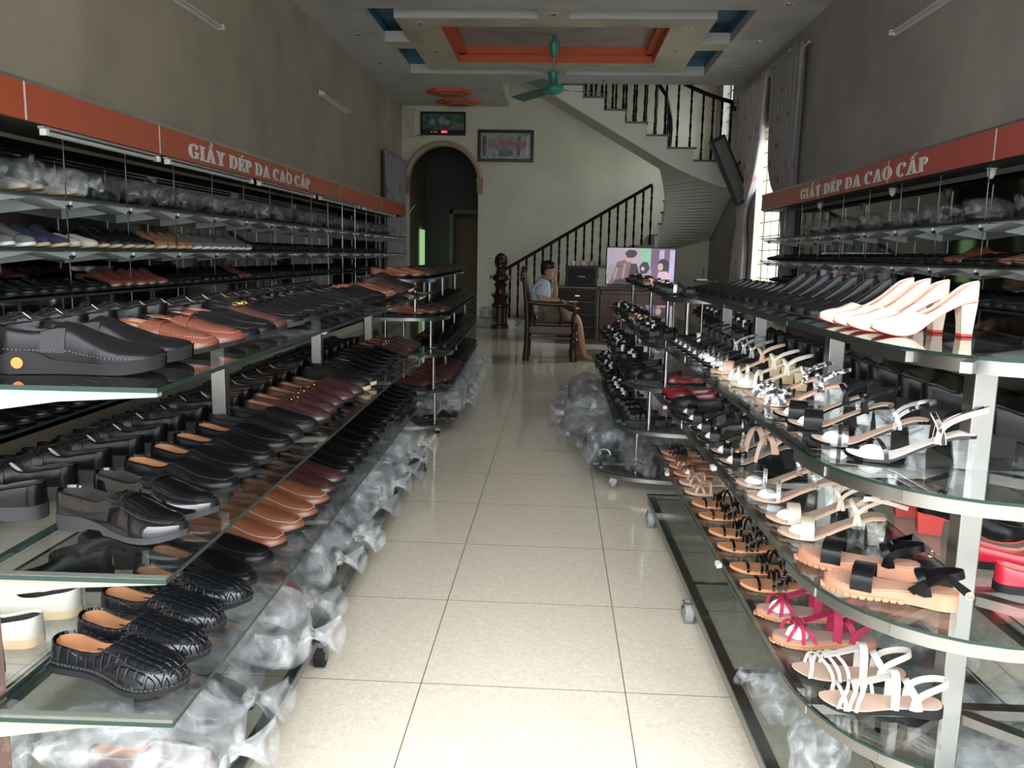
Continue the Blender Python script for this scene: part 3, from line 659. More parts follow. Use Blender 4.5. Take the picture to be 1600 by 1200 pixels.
def strokes(word, h, wl_, gap, yf, x0, z0, th):
    S = {'Y':[(0,1,.5,.5),(1,1,.5,.5),(.5,.5,.5,0)],'A':[(0,0,.5,1),(.5,1,1,0),(.2,.4,.8,.4)],'M':[(0,0,0,1),(0,1,.5,.3),(.5,.3,1,1),(1,1,1,0)],'H':[(0,0,0,1),(1,0,1,1),(0,.5,1,.5)],
         'N':[(0,0,0,1),(0,1,1,0),(1,0,1,1)],'I':[(.5,0,.5,1)],'C':[(1,1,0,1),(0,1,0,0),(0,0,1,0)],'E':[(1,1,0,1),(0,1,0,0),(0,0,1,0),(0,.5,.8,.5)],'D':[(0,0,0,1),(0,1,1,.6),(1,.6,1,.4),(1,.4,0,0)]}
    m_ = MB(); x = x0
    for c in word:
        for a_, b_, c_, d_ in S[c]: m_.bar((x+a_*wl_, yf, z0+b_*h), (x+c_*wl_, yf, z0+d_*h), th, th, (0,1,0))
        x += wl_+gap
    return m_
strokes('YAMAHA', .018, .012, .005, -.158, -.05, .13, .003).obj('maker_lettering', whitep, t_)
for x, z, r_, c, lab in ((.22,0,.035,(.55,.5,.4),'small pale cup on the black speaker'),(.36,0,.045,(.55,.3,.42),'pink patterned tin on the black speaker'),(.49,0,.05,(.35,.33,.28),'olive bowl turned over on the black speaker')):
    tag(MB().lathe([(r_*.8,0),(r_,.02),(r_,.06),(r_*.7,.075)], (0,0,0), 14).obj('ornament', mat('ornament_%d' % int(x*100), c, .4), loc=(x, 12.28, 1.13)), lab, 'ornament')
t = thing('set_top_box', 'black router box with a thin aerial right of the television', 'router', (2.15, 12.3, .84))
MB().box(-.16,-.08,0,.16,.08,.12).obj('case', blackp, t, bevel=.01); MB().tube([(-.05,0,.12),(-.03,0,.30)], .006, 6).obj('aerial', blackp, t); MB().box(-.14,-.06,.12,.02,.06,.135).obj('lid', mat('grey_lid', (.3,.3,.3), .5), t)
t = thing('side_cabinet', 'dark low cabinet in the right back corner under the stairs', 'cabinet', (2.27, 12.35, 0))
MB().box(-.16,-.25,0,.30,.3,.84).obj('carcass', woodd, t, bevel=.01)
t = thing('coffee_table', 'dark carved wooden coffee table with a glossy top left of the right racks', 'table', (1.05, 10.9, 0))
MB().box(-.3,-.55,.47,.45,.55,.51).obj('tabletop', mat('glossy_table_top', (.03,.015,.012), .06, coat=1), t, bevel=.008)
MB().box(-.26,-.51,.38,.41,.51,.47).obj('apron', wood, t, bevel=.01)
for x in (-.24, .37):
    for y in (-.48, .48): MB().lathe([(.06,0),(.05,.05),(.04,.15),(.055,.25),(.04,.3),(.05,.38)], (x,y,0), 10).obj('leg', wood, t, smooth='auto')
t = thing('tea_set', 'glassy silver ornament standing on the coffee table', 'ornament', (.93, 10.75, .51))
MB().lathe([(.05,0),(.06,.03),(.03,.06),(.06,.11),(.055,.17),(.02,.20)], n=12).obj('teapot_body', silver, t, smooth='auto'); MB().tube([(.05,0,.08),(.1,0,.12),(.05,0,.16)], .008, 6).obj('handle', silver, t)

# ================================================================== SIGN BANDS AND WALL SHELVES
orange_panel = mat('orange_sign_panel', (.50, .095, .035), .35)
red_panel = mat('red_sign_panel', (.47, .10, .08), .35)
alu = mat('aluminium_trim', (.45, .46, .45), .35, .9)
def sign(side, xf, y0, y1, panel, seams, tx0, tw, label):
    sg = thing('shop_sign', label, 'sign', (xf, y0, 1.84), 0); L = y1-y0; X = -side      # towards the wall
    d = side*(.33 if side < 0 else .20)
    mb = MB(); mb.box(0, 0, 0, d*.06, L, .17).box(0, L-.02, 0, d, L, .17)
    mb.obj('panel', panel, sg)
    MB().box(0, 0, .17, d, L, .185).obj('top_trim', alu, sg)
    for y in seams: MB().box(-side*.001, y-y0-.006, 0, side*.004, y-y0+.006, .171).obj('panel_seam', whitep, sg)
    MB().box(d*.12, 0, -.012, d, L, 0).obj('underside_board', mat('dark_underside', (.03,.03,.03), .6), sg)
    W = sum(glyph(c)[0]+(.10 if c != ' ' else 0) for c, _a in TXT); x = 0; lm = mat('silver_white_lettering', (.80,.80,.78), .4)
    for c, acc in TXT:
        w_, ps = glyph(c)
        if c != ' ':
            tm = MB()
            for q_, p in enumerate(ps+accents(acc, w_)):
                for dx in (-.02, .02): tm.prism([((x+a+dx)*tw/W, b*.096) for a, b in p], -.004-.0002*(dx > 0)-.00003*q_, 0, 'y')
            if side < 0: tm.xf(lambda v: Vector((-v.y, v.x, v.z)))
            else: tm.xf(lambda v: Vector((v.y, -v.x, v.z)))
            o = tm.obj('letter', lm, sg); o.location = ((.0012 if side < 0 else -.0012), tx0-y0, .026)
        x += w_+(.10 if c != ' ' else 0)
    return sg
sgL = sign(-1, -2.45, 1.7, 13.35, orange_panel, (3.82, 5.12, 7.55, 9.4, 11.6), 5.52, 2.72, 'orange band lettered GIẦY DÉP DA CAO CẤP above left wall shelves')
sgR = sign(1, 2.38, 3.6, 10.15, red_panel, (4.85, 6.35, 8.0), 8.55, 2.88, 'red band lettered GIẦY DÉP DA CAO CẤP above right wall shelves')
# loose end strip of the left sign
tag(MB().box(0,0,0,.012,.03,.16).xf(lambda v: Vector((v.x+v.z*.75, v.y, v.z))).obj('loose_trim_strip', whitep, loc=(-2.42, 13.36, 1.86)), 'pale loose plastic strip sticking out at the far end of the left sign', 'trim strip')
mir = mirrormat()
def wall_unit(side, xw, xf, y0, y1, levels, ybr, label):
    t = thing('wall_shelving', label, 'shelving', (xw, y0, 0)); L = y1-y0; dX = xf-xw
    MB().box(0, 0, .25, -side*.02, L, 1.82).obj('mirror_backing', mir, t)
    for z in levels:
        MB().box(-side*.03, 0, z, dX, L, z+.012).obj('glass_shelf', GLASS, t)
        e = MB().box(dX-side*.0, 0, z, dX-side*.003, L, z+.012).obj('shelf_edge', gedge, t)
    n = 0
    y = y0+ybr
    while y < y1:
        MB().lathe([(.0035,.7),(.0035,1.82)], (dX+side*.05, y-y0, 0), 6).obj('hanging_rod', chrome, t)
        for z in levels[:2]:
            mb = MB(); mb.prism([(-side*.02, z-.075), (dX+side*.02, z-.022), (dX+side*.02, z-.006), (-side*.02, z-.002)], y-y0-.004, y-y0+.004, 'y')
            # wing plates either side of the rod clip
            w0 = .27
            mb.add([(dX+side*.05, y-y0, z-.045), (dX+side*.03, y-y0-w0, z-.006), (dX+side*.03, y-y0+w0, z-.006), (dX+side*.16, y-y0-w0, z-.010), (dX+side*.16, y-y0+w0, z-.010), (dX+side*.16, y-y0, z-.045)], [(0,1,3,5),(0,5,4,2),(0,2,1)])
            mb.obj('shelf_bracket', mat('pale_blue_bracket', (.72, .78, .80), .35), t)
            MB().lathe([(.012,-.014),(.012,.014)], (dX+side*.045, y-y0, z-.03), 8).box(dX+side*.03, y-y0-.02, z-.035, dX+side*.045, y-y0+.02, z-.025).obj('rod_clip', blackp, t)
        y += .6
    return t
LVL = [1.50, 1.25, 1.02, .72, .43, .14]
wall_unit(-1, XL, -2.42, 1.7, 13.3, LVL, .03, 'dark mirror backed wall shelving with glass shelves along the left wall')
wall_unit(1, XR, 2.34, 3.7, 9.9, LVL, .60, 'dark mirror backed wall shelving with glass shelves along the right wall')
# tube lights under the left sign
for k, (a_, b_) in enumerate(((3.9, 5.05), (5.15, 6.6), (6.75, 8.3), (8.5, 10.2), (10.4, 12.4))):
    t = thing('tube_light', ORD[k+1]+' unlit tube light from the entrance, fixed under the left sign', 'tube light', (-2.42, a_, 1.815), 0, 'tube lights under the left sign'); L = b_-a_
    MB().box(-.03,0,-.0,.0,L,.012).obj('fixture_base', mat('grey_fixture', (.30,.30,.30), .4), t); MB().lathe([(.011,.03),(.011,L-.03)], (-.01,0,-.018), 8, 'y').obj('glass_tube', MATS['unlit_tube_glass'], t)
    MB().box(-.025,.005,-.03,.008,.03,0).box(-.025,L-.03,-.03,.008,L-.005,0).obj('end_cap', whitep, t)
for k, y in enumerate((5.1, 6.55, 8.3)):
    t = thing('spot_lamp', ORD[k+1]+' small white lamp socket under the right sign from the entrance', 'lamp', (2.50, y, 1.825), 0, 'lamp sockets under the right sign')
    MB().lathe([(.02,0),(.026,-.02),(.018,-.045),(.008,-.06)], n=12).obj('socket', whitep, t); MB().box(-.03,-.012,-.004,.03,.012,.0).obj('mounting_plate', whitep, t)

# ================================================================== SHOE LIBRARY
class Shoe:
    """closed shoe; x from heel (0) to toe (L), y sideways, z up"""
    def __init__(s, L=.30, W=.054, heel=.016, fore=.008, spring=.012, H=None, q=None, ta=.38, tv=.50, toe='round', heel_h=0, n=30, m=9, asym=.05):
        s.__dict__.update(dict(L=L, W=W, heel=heel, fore=fore, spring=spring, ta=ta, tv=tv, toe=toe, heel_h=heel_h, n=n, m=m, asym=asym))
        s.H = H or [(0,.235),(.15,.205),(.3,.175),(.47,.22),(.6,.19),(.75,.145),(.88,.11),(1,.075)]
        s.q0 = q or .82
    def zs(s, t):
        if s.heel_h: base = spl([(0,s.heel_h),(.15,s.heel_h*.96),(.4,s.heel_h*.55),(.62,s.heel_h*.10),(.75,0),(1,0)], t)
        else: base = 0
        thick = s.heel+(s.fore-s.heel)*min(1, max(0, (t-.25)/.3))
        return base+thick+s.spring*max(0, (t-.72)/.28)**2
    def w(s, t):
        sh = spl([(0,.62),(.12,.66),(.35,.62),(.55,.82),(.68,1.0),(.80,.95),(1,.66)], t) if s.toe != 'point' else spl([(0,.60),(.12,.64),(.35,.60),(.55,.86),(.66,.98),(.8,.82),(.92,.52),(1,.36)], t)
        a, b, p = .11, (.20 if s.toe == 'round' else .10 if s.toe == 'square' else .09), 2.1
        c = 1.0
        if t < a: c *= (1-(1-t/a)**2.3)**(1/2.3)
        if t > 1-b: c *= max(0, 1-(1-(1-t)/b)**p)**(1/p)
        return s.W*sh*max(c, 0)
    def yc(s, t): return s.asym*s.L*.5*(sin(pi*t)**2*.6-(t**3)*.5+.0)
    def hh(s, t):
        h = spl(s.H, t)*s.L
        if t > .82: h *= .45+.55*sqrt(max(0, 1-((t-.82)/.18)**2))
        return h
    def q(s, t):
        if t >= s.tv: return 0
        if t < s.ta: return s.q0
        return s.q0*sqrt(max(0, 1-((t-s.ta)/(s.tv-s.ta))**2))
    def surf(s, t, ph, inset=0, dz=0):
        c = max(cos(ph), 0)**.72; sn = max(sin(ph), 0)**.92
        return s.yc(t), (s.w(t)-inset)*c if s.w(t) > inset else 0, s.zs(t)+s.hh(t)*sn+dz
    def ts(s):
        base = [(1-cos(pi*i/s.n))/2 for i in range(s.n+1)]
        ex = [s.ta+(s.tv-s.ta)*k/5 for k in range(6)]
        out = sorted(base+ex); r = [out[0]]
        for t in out[1:]:
            if t-r[-1] > .006: r.append(t)
        if r[-1] < 1: r[-1] = 1.0
        return r
    def phmax(s, t):
        q = s.q(t); return pi/2 if q <= 1e-3 else acos(min(1, q**(1/.72)))
    def upper(s, apron=None, flare=0):
        mb = MB(); T = s.ts()
        for sg in (1, -1):
            rows = []
            for t in T:
                pm = s.phmax(t); row = []
                for j in range(s.m+1):
                    ph = pm*j/s.m; yc, y, z = s.surf(t, ph)
                    if j == 0: z -= .004
                    if apron and apron[0] < t < apron[1]:
                        if ph > apron[2]*(1-.0*t): z += .0035
                    row.append((t*s.L, yc+sg*y, z))
                yc, y, z = s.surf(t, pm)
                if s.q(t) > 1e-3: row += [(t*s.L, yc+sg*max(0, y-.0025), z+.0015), (t*s.L, yc+sg*max(0, y-.005), z-.004)]
                else: row += [row[-1], row[-1]]
                rows.append(row)
            mb.grid(rows if sg > 0 else [r[::-1] for r in rows])
        return mb
    def liner(s):
        mb = MB(); rows = []
        for t in s.ts():
            if t > s.tv+.14: break
            pm = min(s.phmax(t), rad(62)) if t < s.tv else rad(50); zf = s.zs(t)+.003; row = []; ins = .006
            for sg in (1, -1):
                part = []
                for j in range(5):
                    ph = pm*(1-j/4); yc, y, z = s.surf(t, ph, ins, -.003)
                    part.append((t*s.L*.97+.006, yc+sg*y, max(z, zf)))
                yy = s.surf(t, 0, ins)[1]
                if sg == 1: row += part+[(t*s.L*.97+.006, s.yc(t)+yy*.4, zf)]
                else: row += ([(t*s.L*.97+.006, s.yc(t)-yy*.4, zf)]+part[::-1])
            rows.append(row)
        return mb.grid(rows)
    def sole(s, margin=.0015, gap=True, block=True):
        mb = MB(); rows = []
        for t in s.ts():
            z1 = s.zs(t)+(.003 if not s.heel_h else -.002); w_ = s.w(t)+margin*(1 if .01 < t < .99 else 0)
            if s.heel_h: zb = z1-.0035
            else:
                th = s.heel if t < .27 else s.fore
                zb = 0 if (t < .27 or t > .42) else min(z1-.006, .008)
                if not gap: zb = 0
                if t > .72: zb = max(zb, s.spring*((t-.72)/.28)**2)
            x = t*s.L+(-.002 if t < .01 else .002 if t > .99 else 0); yc = s.yc(t)
            rows.append([(x, yc-w_, z1), (x, yc+w_, z1), (x, yc+w_*.985, zb), (x, yc-w_*.985, zb)])
        return mb.grid(rows, True)
    def path(s, t0, t1, ph, n=26, dz=0.002):
        """U shaped seam: along one side at angle ph from t0 to t1, round the toe and back"""
        pts = []
        def P(t, ph, sg): yc, y, z = s.surf(t, ph); return (t*s.L, yc+sg*y, z+dz)
        for i in range(n): t = t0+(t1-t0)*i/n; pts.append(P(t, ph-(ph-.5)*.0, 1))
        for i in range(7):
            a = i/6; yc, y, z = s.surf(t1, ph); pts.append((t1*s.L+.0*a+.010*sin(pi*a), yc+y*cos(pi*a), z+dz+.001*sin(pi*a)))
        for i in range(n): t = t1-(t1-t0)*(i+1)/n; pts.append(P(t, ph, -1))
        return pts
    def across(s, t, ph0, n=10, dz=.002, slope=0):
        pts = []
        for i in range(n+1):
            a = ph0+(pi-2*ph0)*i/n; ph = a if a <= pi/2 else pi-a; sg = 1 if a <= pi/2 else -1
            yc, y, z = s.surf(t, ph); pts.append((t*s.L+slope*abs(i/n-.5), yc+sg*y, z+dz))
        return pts
    def tissue(s, ext=.10):
        mb = MB(); rows = []
        for i in range(7):
            t = s.tv-ext-.02+(ext+.012)*i/6; row = []
            for k in range(7):
                a = -1+2*k/6; y = a*s.w(t)*.66; arch = sqrt(max(0, 1-a*a))
                row.append((t*s.L, s.yc(t)+y, s.zs(t)+s.hh(s.tv)*(.34+.56*arch)*(i/6)**.5+.004))
            rows.append(row)
        return mb.grid(rows)
def stitches(pts, r=.0011, step=.006):
    """a running stitch: little raised beads"""
    mb = MB(); acc = 0; last = Vector(pts[0])
    P = [Vector(p) for p in pts]
    for a, b in zip(P, P[1:]):
        d = (b-a).length
        if d < 1e-6: continue
        x = -acc
        while x+step <= d:
            x += step; c = a+(b-a)*(x/d); u = (b-a).normalized()*step*.36
            mb.bar(c-u, c+u, r*2, r*2)
        acc = d-x
    return mb
STY = {}
def style(key, name, cat, phrase, parts, L, simple_extra=None):
    """parts: list of (part name, MB, material, smooth, optional label)"""
    pm = []
    S = MB(); mats = []
    for pn, mb, mt, sm, lb in parts:
        pm.append((pn, mb.mesh(pn, mt, sm, weld=(pn == 'upper')), lb))
        if mt not in mats: mats.append(mt)
        S.merge(mb, mats.index(mt))
    STY[key] = dict(name=name, cat=cat, phrase=phrase, parts=pm, simple=S.mesh(name, mats, 'auto', weld=True), L=L)
def recolor(src, key, phrase, swap, name=None):
    d = STY[src]; pm = []
    for pn, me, lb in d['parts']:
        m2 = me.copy()
        for i, mt in enumerate(m2.materials):
            if mt in swap: m2.materials[i] = swap[mt]
        pm.append((pn, m2, lb))
    s2 = d['simple'].copy()
    for i, mt in enumerate(s2.materials):
        if mt in swap: s2.materials[i] = swap[mt]
    STY[key] = dict(name=name or d['name'], cat=d['cat'], phrase=phrase, parts=pm, simple=s2, L=d['L'])
PH = rad(52)
def low(s_): return s_
# --- men's moccasin loafers
sh = Shoe()
style('loafer', 'loafer', 'shoe', 'black leather loafer', [('upper', sh.upper((.5,.93,PH)), black, 'auto', None), ('lining', sh.liner(), lining, 'all', None), ('sole', sh.sole(), rubber, 'auto', None),
      ('stitching', stitches(sh.path(.42,.92,PH-.03)), stitchb, False, None), ('tissue_stuffing', sh.tissue(), paper, 'all', 'white tissue paper')], .30)
recolor('loafer', 'loafer_brown', 'brown leather loafer', {black: brown, stitchb: stitchw})
recolor('loafer', 'loafer_tan', 'reddish tan leather loafer', {black: tanb, stitchb: stitchw})
recolor('loafer', 'loafer_maroon', 'dark maroon loafer', {black: maroon})
recolor('loafer', 'loafer_dark', 'matte black casual shoe', {black: blackm, lining: liningd}, 'casual_shoe')
d = STY['loafer_dark']; d['parts'] = [p for p in d['parts'] if p[0] != 'tissue_stuffing']
sh = Shoe(H=[(0,.235),(.15,.205),(.3,.18),(.45,.215),(.6,.20),(.75,.165),(.9,.13),(1,.10)], ta=.40, tv=.53, heel=.010, fore=.008, W=.056, spring=.014)
mask = MB()
for k in range(5):
    t = .50+k*.085; mask.merge(stitches(sh.across(t, rad(60), dz=.0045), .0012, .009))
rg = MB().merge(stitches([(p[0], p[1]*1.03, p[2]) for p in sh.path(.04, .97, rad(10), 40, -.001)], .0019, .0085))
style('croc', 'moccasin', 'shoe', 'black croc embossed moccasin', [('upper', sh.upper((.47,.93,PH)), croc, 'auto', None), ('lining', sh.liner(), lining, 'all', 'tan lining'), ('sole', sh.sole(.002, False), rubber, 'auto', None),
      ('stitching', stitches(sh.path(.40,.92,PH-.03), .0014), stitchb, False, None), ('sole_stitching', rg, rubberg, False, None), ('tissue_stuffing', sh.tissue(.07), paper, 'all', 'white tissue paper')], .30)
# penny loafer, patent, block heel sole
sh = Shoe(heel=.028, fore=.009, W=.052, spring=.014, H=[(0,.24),(.15,.215),(.3,.19),(.45,.24),(.6,.205),(.75,.15),(.9,.11),(1,.085)])
band = MB().ribbon(sh.across(.545, rad(14), 14, .003, -.012), .024, (1,0,0), .002)
slot = MB().ribbon(sh.across(.545, rad(60), 8, .0048, 0), .006, (1,0,0), .001)
style('penny', 'penny_loafer', 'shoe', 'black patent penny loafer', [('upper', sh.upper((.5,.93,PH)), patent, 'auto', None), ('lining', sh.liner(), liningd, 'all', None), ('sole', sh.sole(.002), rubberg, 'auto', 'grey rubber sole'),
      ('strap', band, patent, 'auto', None), ('strap_slot', slot, rubber, False, None), ('stitching', stitches(sh.path(.42,.92,PH-.03)), stitchb, False, None), ('tissue_stuffing', sh.tissue(), paper, 'all', 'white tissue paper')], .30)
recolor('penny', 'penny_black', 'black calf penny loafer', {patent: black})
recolor('penny', 'penny_brown', 'brown penny loafer', {patent: brown})
# bit loafer with gold ornament
sh = Shoe()
bit = MB()
bit.tube([(.165+.0,.016,.079),(.165,0,.083),(.165,-.016,.079)], .0022, 6)
for sgn in (1,-1): bit.tube([(.165+.010*cos(2*pi*k/10), sgn*.022, .078+.004*sin(2*pi*k/10)) for k in range(10)], .0018, 6, True)
style('bit_brown', 'loafer', 'shoe', 'dark brown loafer with gold bit', [('upper', sh.upper((.5,.93,PH)), maroon, 'auto', None), ('lining', sh.liner(), lining, 'all', None), ('sole', sh.sole(), rubber, 'auto', None),
      ('stitching', stitches(sh.path(.42,.92,PH-.03)), stitchb, False, None), ('strap', MB().ribbon(sh.across(.55, rad(14), 14, .003, -.01), .014, (1,0,0), .002), maroon, 'auto', None), ('bit_ornament', bit, gold, 'auto', 'gold metal bit'), ('tissue_stuffing', sh.tissue(), paper, 'all', 'white tissue paper')], .30)
# big slip-on with sculpted sole
sh = Shoe(L=.31, W=.056, heel=.026, fore=.018, spring=.012, ta=.27, tv=.40, q=.66, H=[(0,.25),(.12,.225),(.25,.21),(.42,.25),(.6,.19),(.75,.135),(.9,.10),(1,.08)])
sidew = MB()
rows = []
for t in sh.ts():
    zt = sh.zs(t)+.004+.016*max(0, sin(pi*min(1, t/.34)))*(1 if t < .34 else 0)+.008*max(0, (t-.85)/.15)
    w_ = sh.w(t)+.0045; rows.append([(t*sh.L+(.003 if t > .98 else -.003 if t < .02 else 0), sh.yc(t)-w_, zt), (t*sh.L, sh.yc(t)-w_, 0+sh.spring*max(0,(t-.72)/.28)**2), (t*sh.L, sh.yc(t)+w_, 0+sh.spring*max(0,(t-.72)/.28)**2), (t*sh.L+(.003 if t > .98 else 0), sh.yc(t)+w_, zt)])
sidew.grid(rows, True)
gores = []
for sg in (1,-1):
    r_ = []
    for t in (.27,.32,.37,.42): r_.append([(t*sh.L, sh.yc(t)+sg*(sh.surf(t, ph)[1]+.0015), sh.surf(t, ph)[2]) for ph in (rad(12), rad(30), rad(48), min(rad(58), sh.phmax(t)))])
    gores.append(MB().grid(r_))
disc = MB().lathe([(.011,0),(.011,.0015),(.002,.0018)], (.045, -(sh.w(.15)+.0045)-.0013, .022), 18, 'y')
tabs = MB().ribbon([(.002,0,.068),(-.006,0,.080),(-.002,0,.088),(.006,0,.082)], .018, (0,1,0), .003)
style('slipon', 'slip_on_shoe', 'shoe', 'large black slip-on shoe', [('upper', sh.upper(), black, 'auto', None), ('lining', sh.liner(), liningd, 'all', None), ('sole', sidew, rubber, 'auto', 'chunky stitched black sole'),
      ('elastic_gore', gores[0], mat('black_elastic', (.02,.02,.022), .8, bump=('noise', 300, .6)), 'all', None), ('elastic_gore', gores[1], MATS['black_elastic'] if 'black_elastic' in MATS else black, 'all', None), ('side_disc', disc, mat('orange_rubber', (.85,.16,.03), .4), False, 'round orange disc'), ('pull_tab', tabs, black, 'auto', None),
      ('stitching', stitches([(p[0], p[1]*1.03, p[2]) for p in sh.path(.05,.97,rad(16),40,.0)], .0017, .0075), stitchb, False, None)], .31)
# brown buckle moccasin
sh = Shoe(L=.29)
bk = MB().box(.148,-.014,.077,.178,.014,.081)
style('buckle', 'moccasin', 'shoe', 'reddish brown moccasin with leather buckle', [('upper', sh.upper((.5,.93,PH)), brown, 'auto', None), ('lining', sh.liner(), lining, 'all', None), ('sole', sh.sole(), rubber, 'auto', None),
      ('stitching', stitches(sh.path(.40,.92,PH-.03), .0016), mat('brown_stitching', (.25,.08,.05), .5), False, None), ('strap', MB().ribbon(sh.across(.56, rad(14), 14, .003), .022, (1,0,0), .003), brown, 'auto', None), ('buckle', bk, brown, False, None), ('tissue_stuffing', sh.tissue(), paper, 'all', 'white tissue paper')], .29)
# lace-up derby
sh = Shoe(L=.295, W=.05, heel=.028, fore=.012, ta=.26, tv=.36, H=[(0,.28),(.15,.27),(.3,.29),(.42,.31),(.6,.235),(.75,.17),(.9,.13),(1,.10)])
lc = MB()
for k in range(4):
    t = .40+k*.045; lc.tube(sh.across(t, rad(66), 6, .004), .0018, 5)
style('derby', 'derby_shoe', 'shoe', 'black lace-up dress shoe', [('upper', sh.upper(), black, 'auto', None), ('lining', sh.liner(), liningd, 'all', None), ('sole', sh.sole(.003), rubber, 'auto', None), ('laces', lc, rubberg, 'auto', None),
      ('toe_cap_seam', stitches(sh.across(.78, rad(6), 14, .002)), stitchb, False, None)], .295)
recolor('derby', 'derby_brown', 'reddish brown lace-up shoe', {black: brown})
recolor('derby', 'derby_grey', 'grey lace-up casual shoe', {black: greysh, rubber: whitep})
recolor('derby', 'derby_navy', 'navy canvas casual shoe', {black: navy, rubber: rubberc})
recolor('derby', 'derby_camel', 'camel suede casual shoe', {black: tanw, rubber: rubberc})
recolor('loafer_dark', 'slip_cream', 'cream canvas slip-on', {blackm: cream, rubber: rubberc, stitchb: stitchw})
recolor('derby', 'derby_crepe', 'dark shoe with pale crepe sole', {black: blackm, rubber: rubberc})
# woven maroon loafer
recolor('loafer', 'woven', 'brown woven leather loafer', {black: wovenb})
# women's pump
sh = Shoe(L=.235, W=.038, heel=.005, fore=.005, spring=.014, heel_h=.078, toe='point', ta=.48, tv=.66, q=.86, asym=.03, H=[(0,.29),(.12,.22),(.3,.115),(.45,.095),(.66,.20),(.8,.16),(.92,.12),(1,.08)])
def pump_heel(sh, wt=.018, wb=.013, x1=.042, x0=.004):
    return MB().grid([[(x0+.0,-wt*.8,sh.zs(.05)+.0),(x1,-wt,sh.zs(.18)),(x1,wt,sh.zs(.18)),(x0,wt*.8,sh.zs(.05))],[(x0+.004,-wb,.03),(x1-.006,-wb,.03),(x1-.006,wb,.03),(x0+.004,wb,.03)],[(x0+.006,-wb,.006),(x1-.008,-wb,.006),(x1-.008,wb,.006),(x0+.006,wb,.006)]], True)
style('pump', 'high_heel_pump', 'high heel', 'pale cream pointed high heel pump', [('upper', sh.upper(), nudew, 'auto', None), ('lining', sh.liner(), liningp, 'all', 'pink lining'), ('sole', sh.sole(0), redsole, 'auto', 'red sole'),
      ('heel', pump_heel(sh), nudew, 'auto', None), ('heel_tip', MB().box(.010,-.013,0,.034,.013,.006), MATS['red_outsole'], False, None)], .235)
recolor('pump', 'pump_black', 'black leather high heel pump', {nudew: black, redsole: rubber, liningp: liningd})
sh = Shoe(L=.235, W=.037, heel=.008, fore=.006, spring=.004, heel_h=.022, toe='point', ta=.46, tv=.64, q=.82, asym=.03, H=[(0,.27),(.12,.23),(.3,.15),(.45,.14),(.64,.20),(.8,.16),(.92,.13),(1,.10)])
hb = MB().grid([[(.004,-.02,sh.zs(.1)),(.045,-.024,sh.zs(.2)),(.045,.024,sh.zs(.2)),(.004,.02,sh.zs(.1))],[(.006,-.019,0),(.04,-.021,0),(.04,.021,0),(.006,.019,0)]], True)
style('kitten', 'low_heel_pump', 'pump', 'black low heel pump', [('upper', sh.upper(), black, 'auto', None), ('lining', sh.liner(), mat('salmon_lining', (.60,.30,.20), .5), 'all', 'salmon lining'), ('sole', sh.sole(.0012), rubber, 'auto', None), ('heel', hb, rubber, 'auto', None)], .235)
# block heel shoe with high vamp (back rows)
sh = Shoe(L=.24, W=.041, heel=.008, fore=.008, spring=.006, heel_h=.045, toe='round', ta=.30, tv=.42, q=.74, asym=.03, H=[(0,.30),(.12,.28),(.3,.26),(.42,.29),(.6,.25),(.75,.20),(.9,.16),(1,.13)])
def block(sh, x1, z0=0, wt=.028): return MB().grid([[(.0,-wt*.8,sh.zs(.04)),(x1,-wt,sh.zs(.24)),(x1,wt,sh.zs(.24)),(.0,wt*.8,sh.zs(.04))],[(.004,-wt*.9,z0),(x1-.003,-wt*.9,z0),(x1-.003,wt*.9,z0),(.004,wt*.9,z0)]], True)
style('block', 'block_heel_shoe', 'shoe', 'black block heel shoe', [('upper', sh.upper(), black, 'auto', None), ('lining', sh.liner(), liningd, 'all', None), ('sole', sh.sole(.002), rubber, 'auto', None), ('heel', block(sh, .058), rubber, 'auto', None), ('stitching', stitches(sh.path(.36,.92,PH-.03)), stitchb, False, None)], .24)
recolor('block', 'block_red', 'black block heel shoe with red sole edge', {rubber: redsole})
# ballet flat
sh = Shoe(L=.24, W=.040, heel=.014, fore=.010, spring=.006, toe='round', ta=.48, tv=.63, q=.80, asym=.03, H=[(0,.25),(.12,.21),(.3,.17),(.48,.16),(.63,.21),(.75,.18),(.9,.15),(1,.12)])
style('flat', 'ballet_flat', 'flat shoe', 'glossy red flat shoe', [('upper', sh.upper(), redl, 'auto', None), ('lining', sh.liner(), lining, 'all', None), ('sole', sh.sole(.003, False), rubber, 'auto', 'black sole')], .24)
recolor('flat', 'flat_maroon', 'dark red flat shoe', {redl: mat('oxblood_leather', (.16,.012,.018), .25)})
recolor('flat', 'flat_black', 'black flat shoe', {redl: blackm, lining: liningd})
ch = STY['flat_black']
chain = MB()
for k in range(9): chain.tube([(.135+.006*cos(2*pi*j/8)+.0, -.024+k*.006, .052+.002*sin(2*pi*j/8)-.0006*(k-4)**2) for j in range(8)], .0011, 5, True)
STY['flat_chain'] = dict(ch, phrase='dark grey loafer with silver chain', parts=ch['parts']+[('chain', chain.mesh('chain', silver, 'auto'), 'silver chain')])

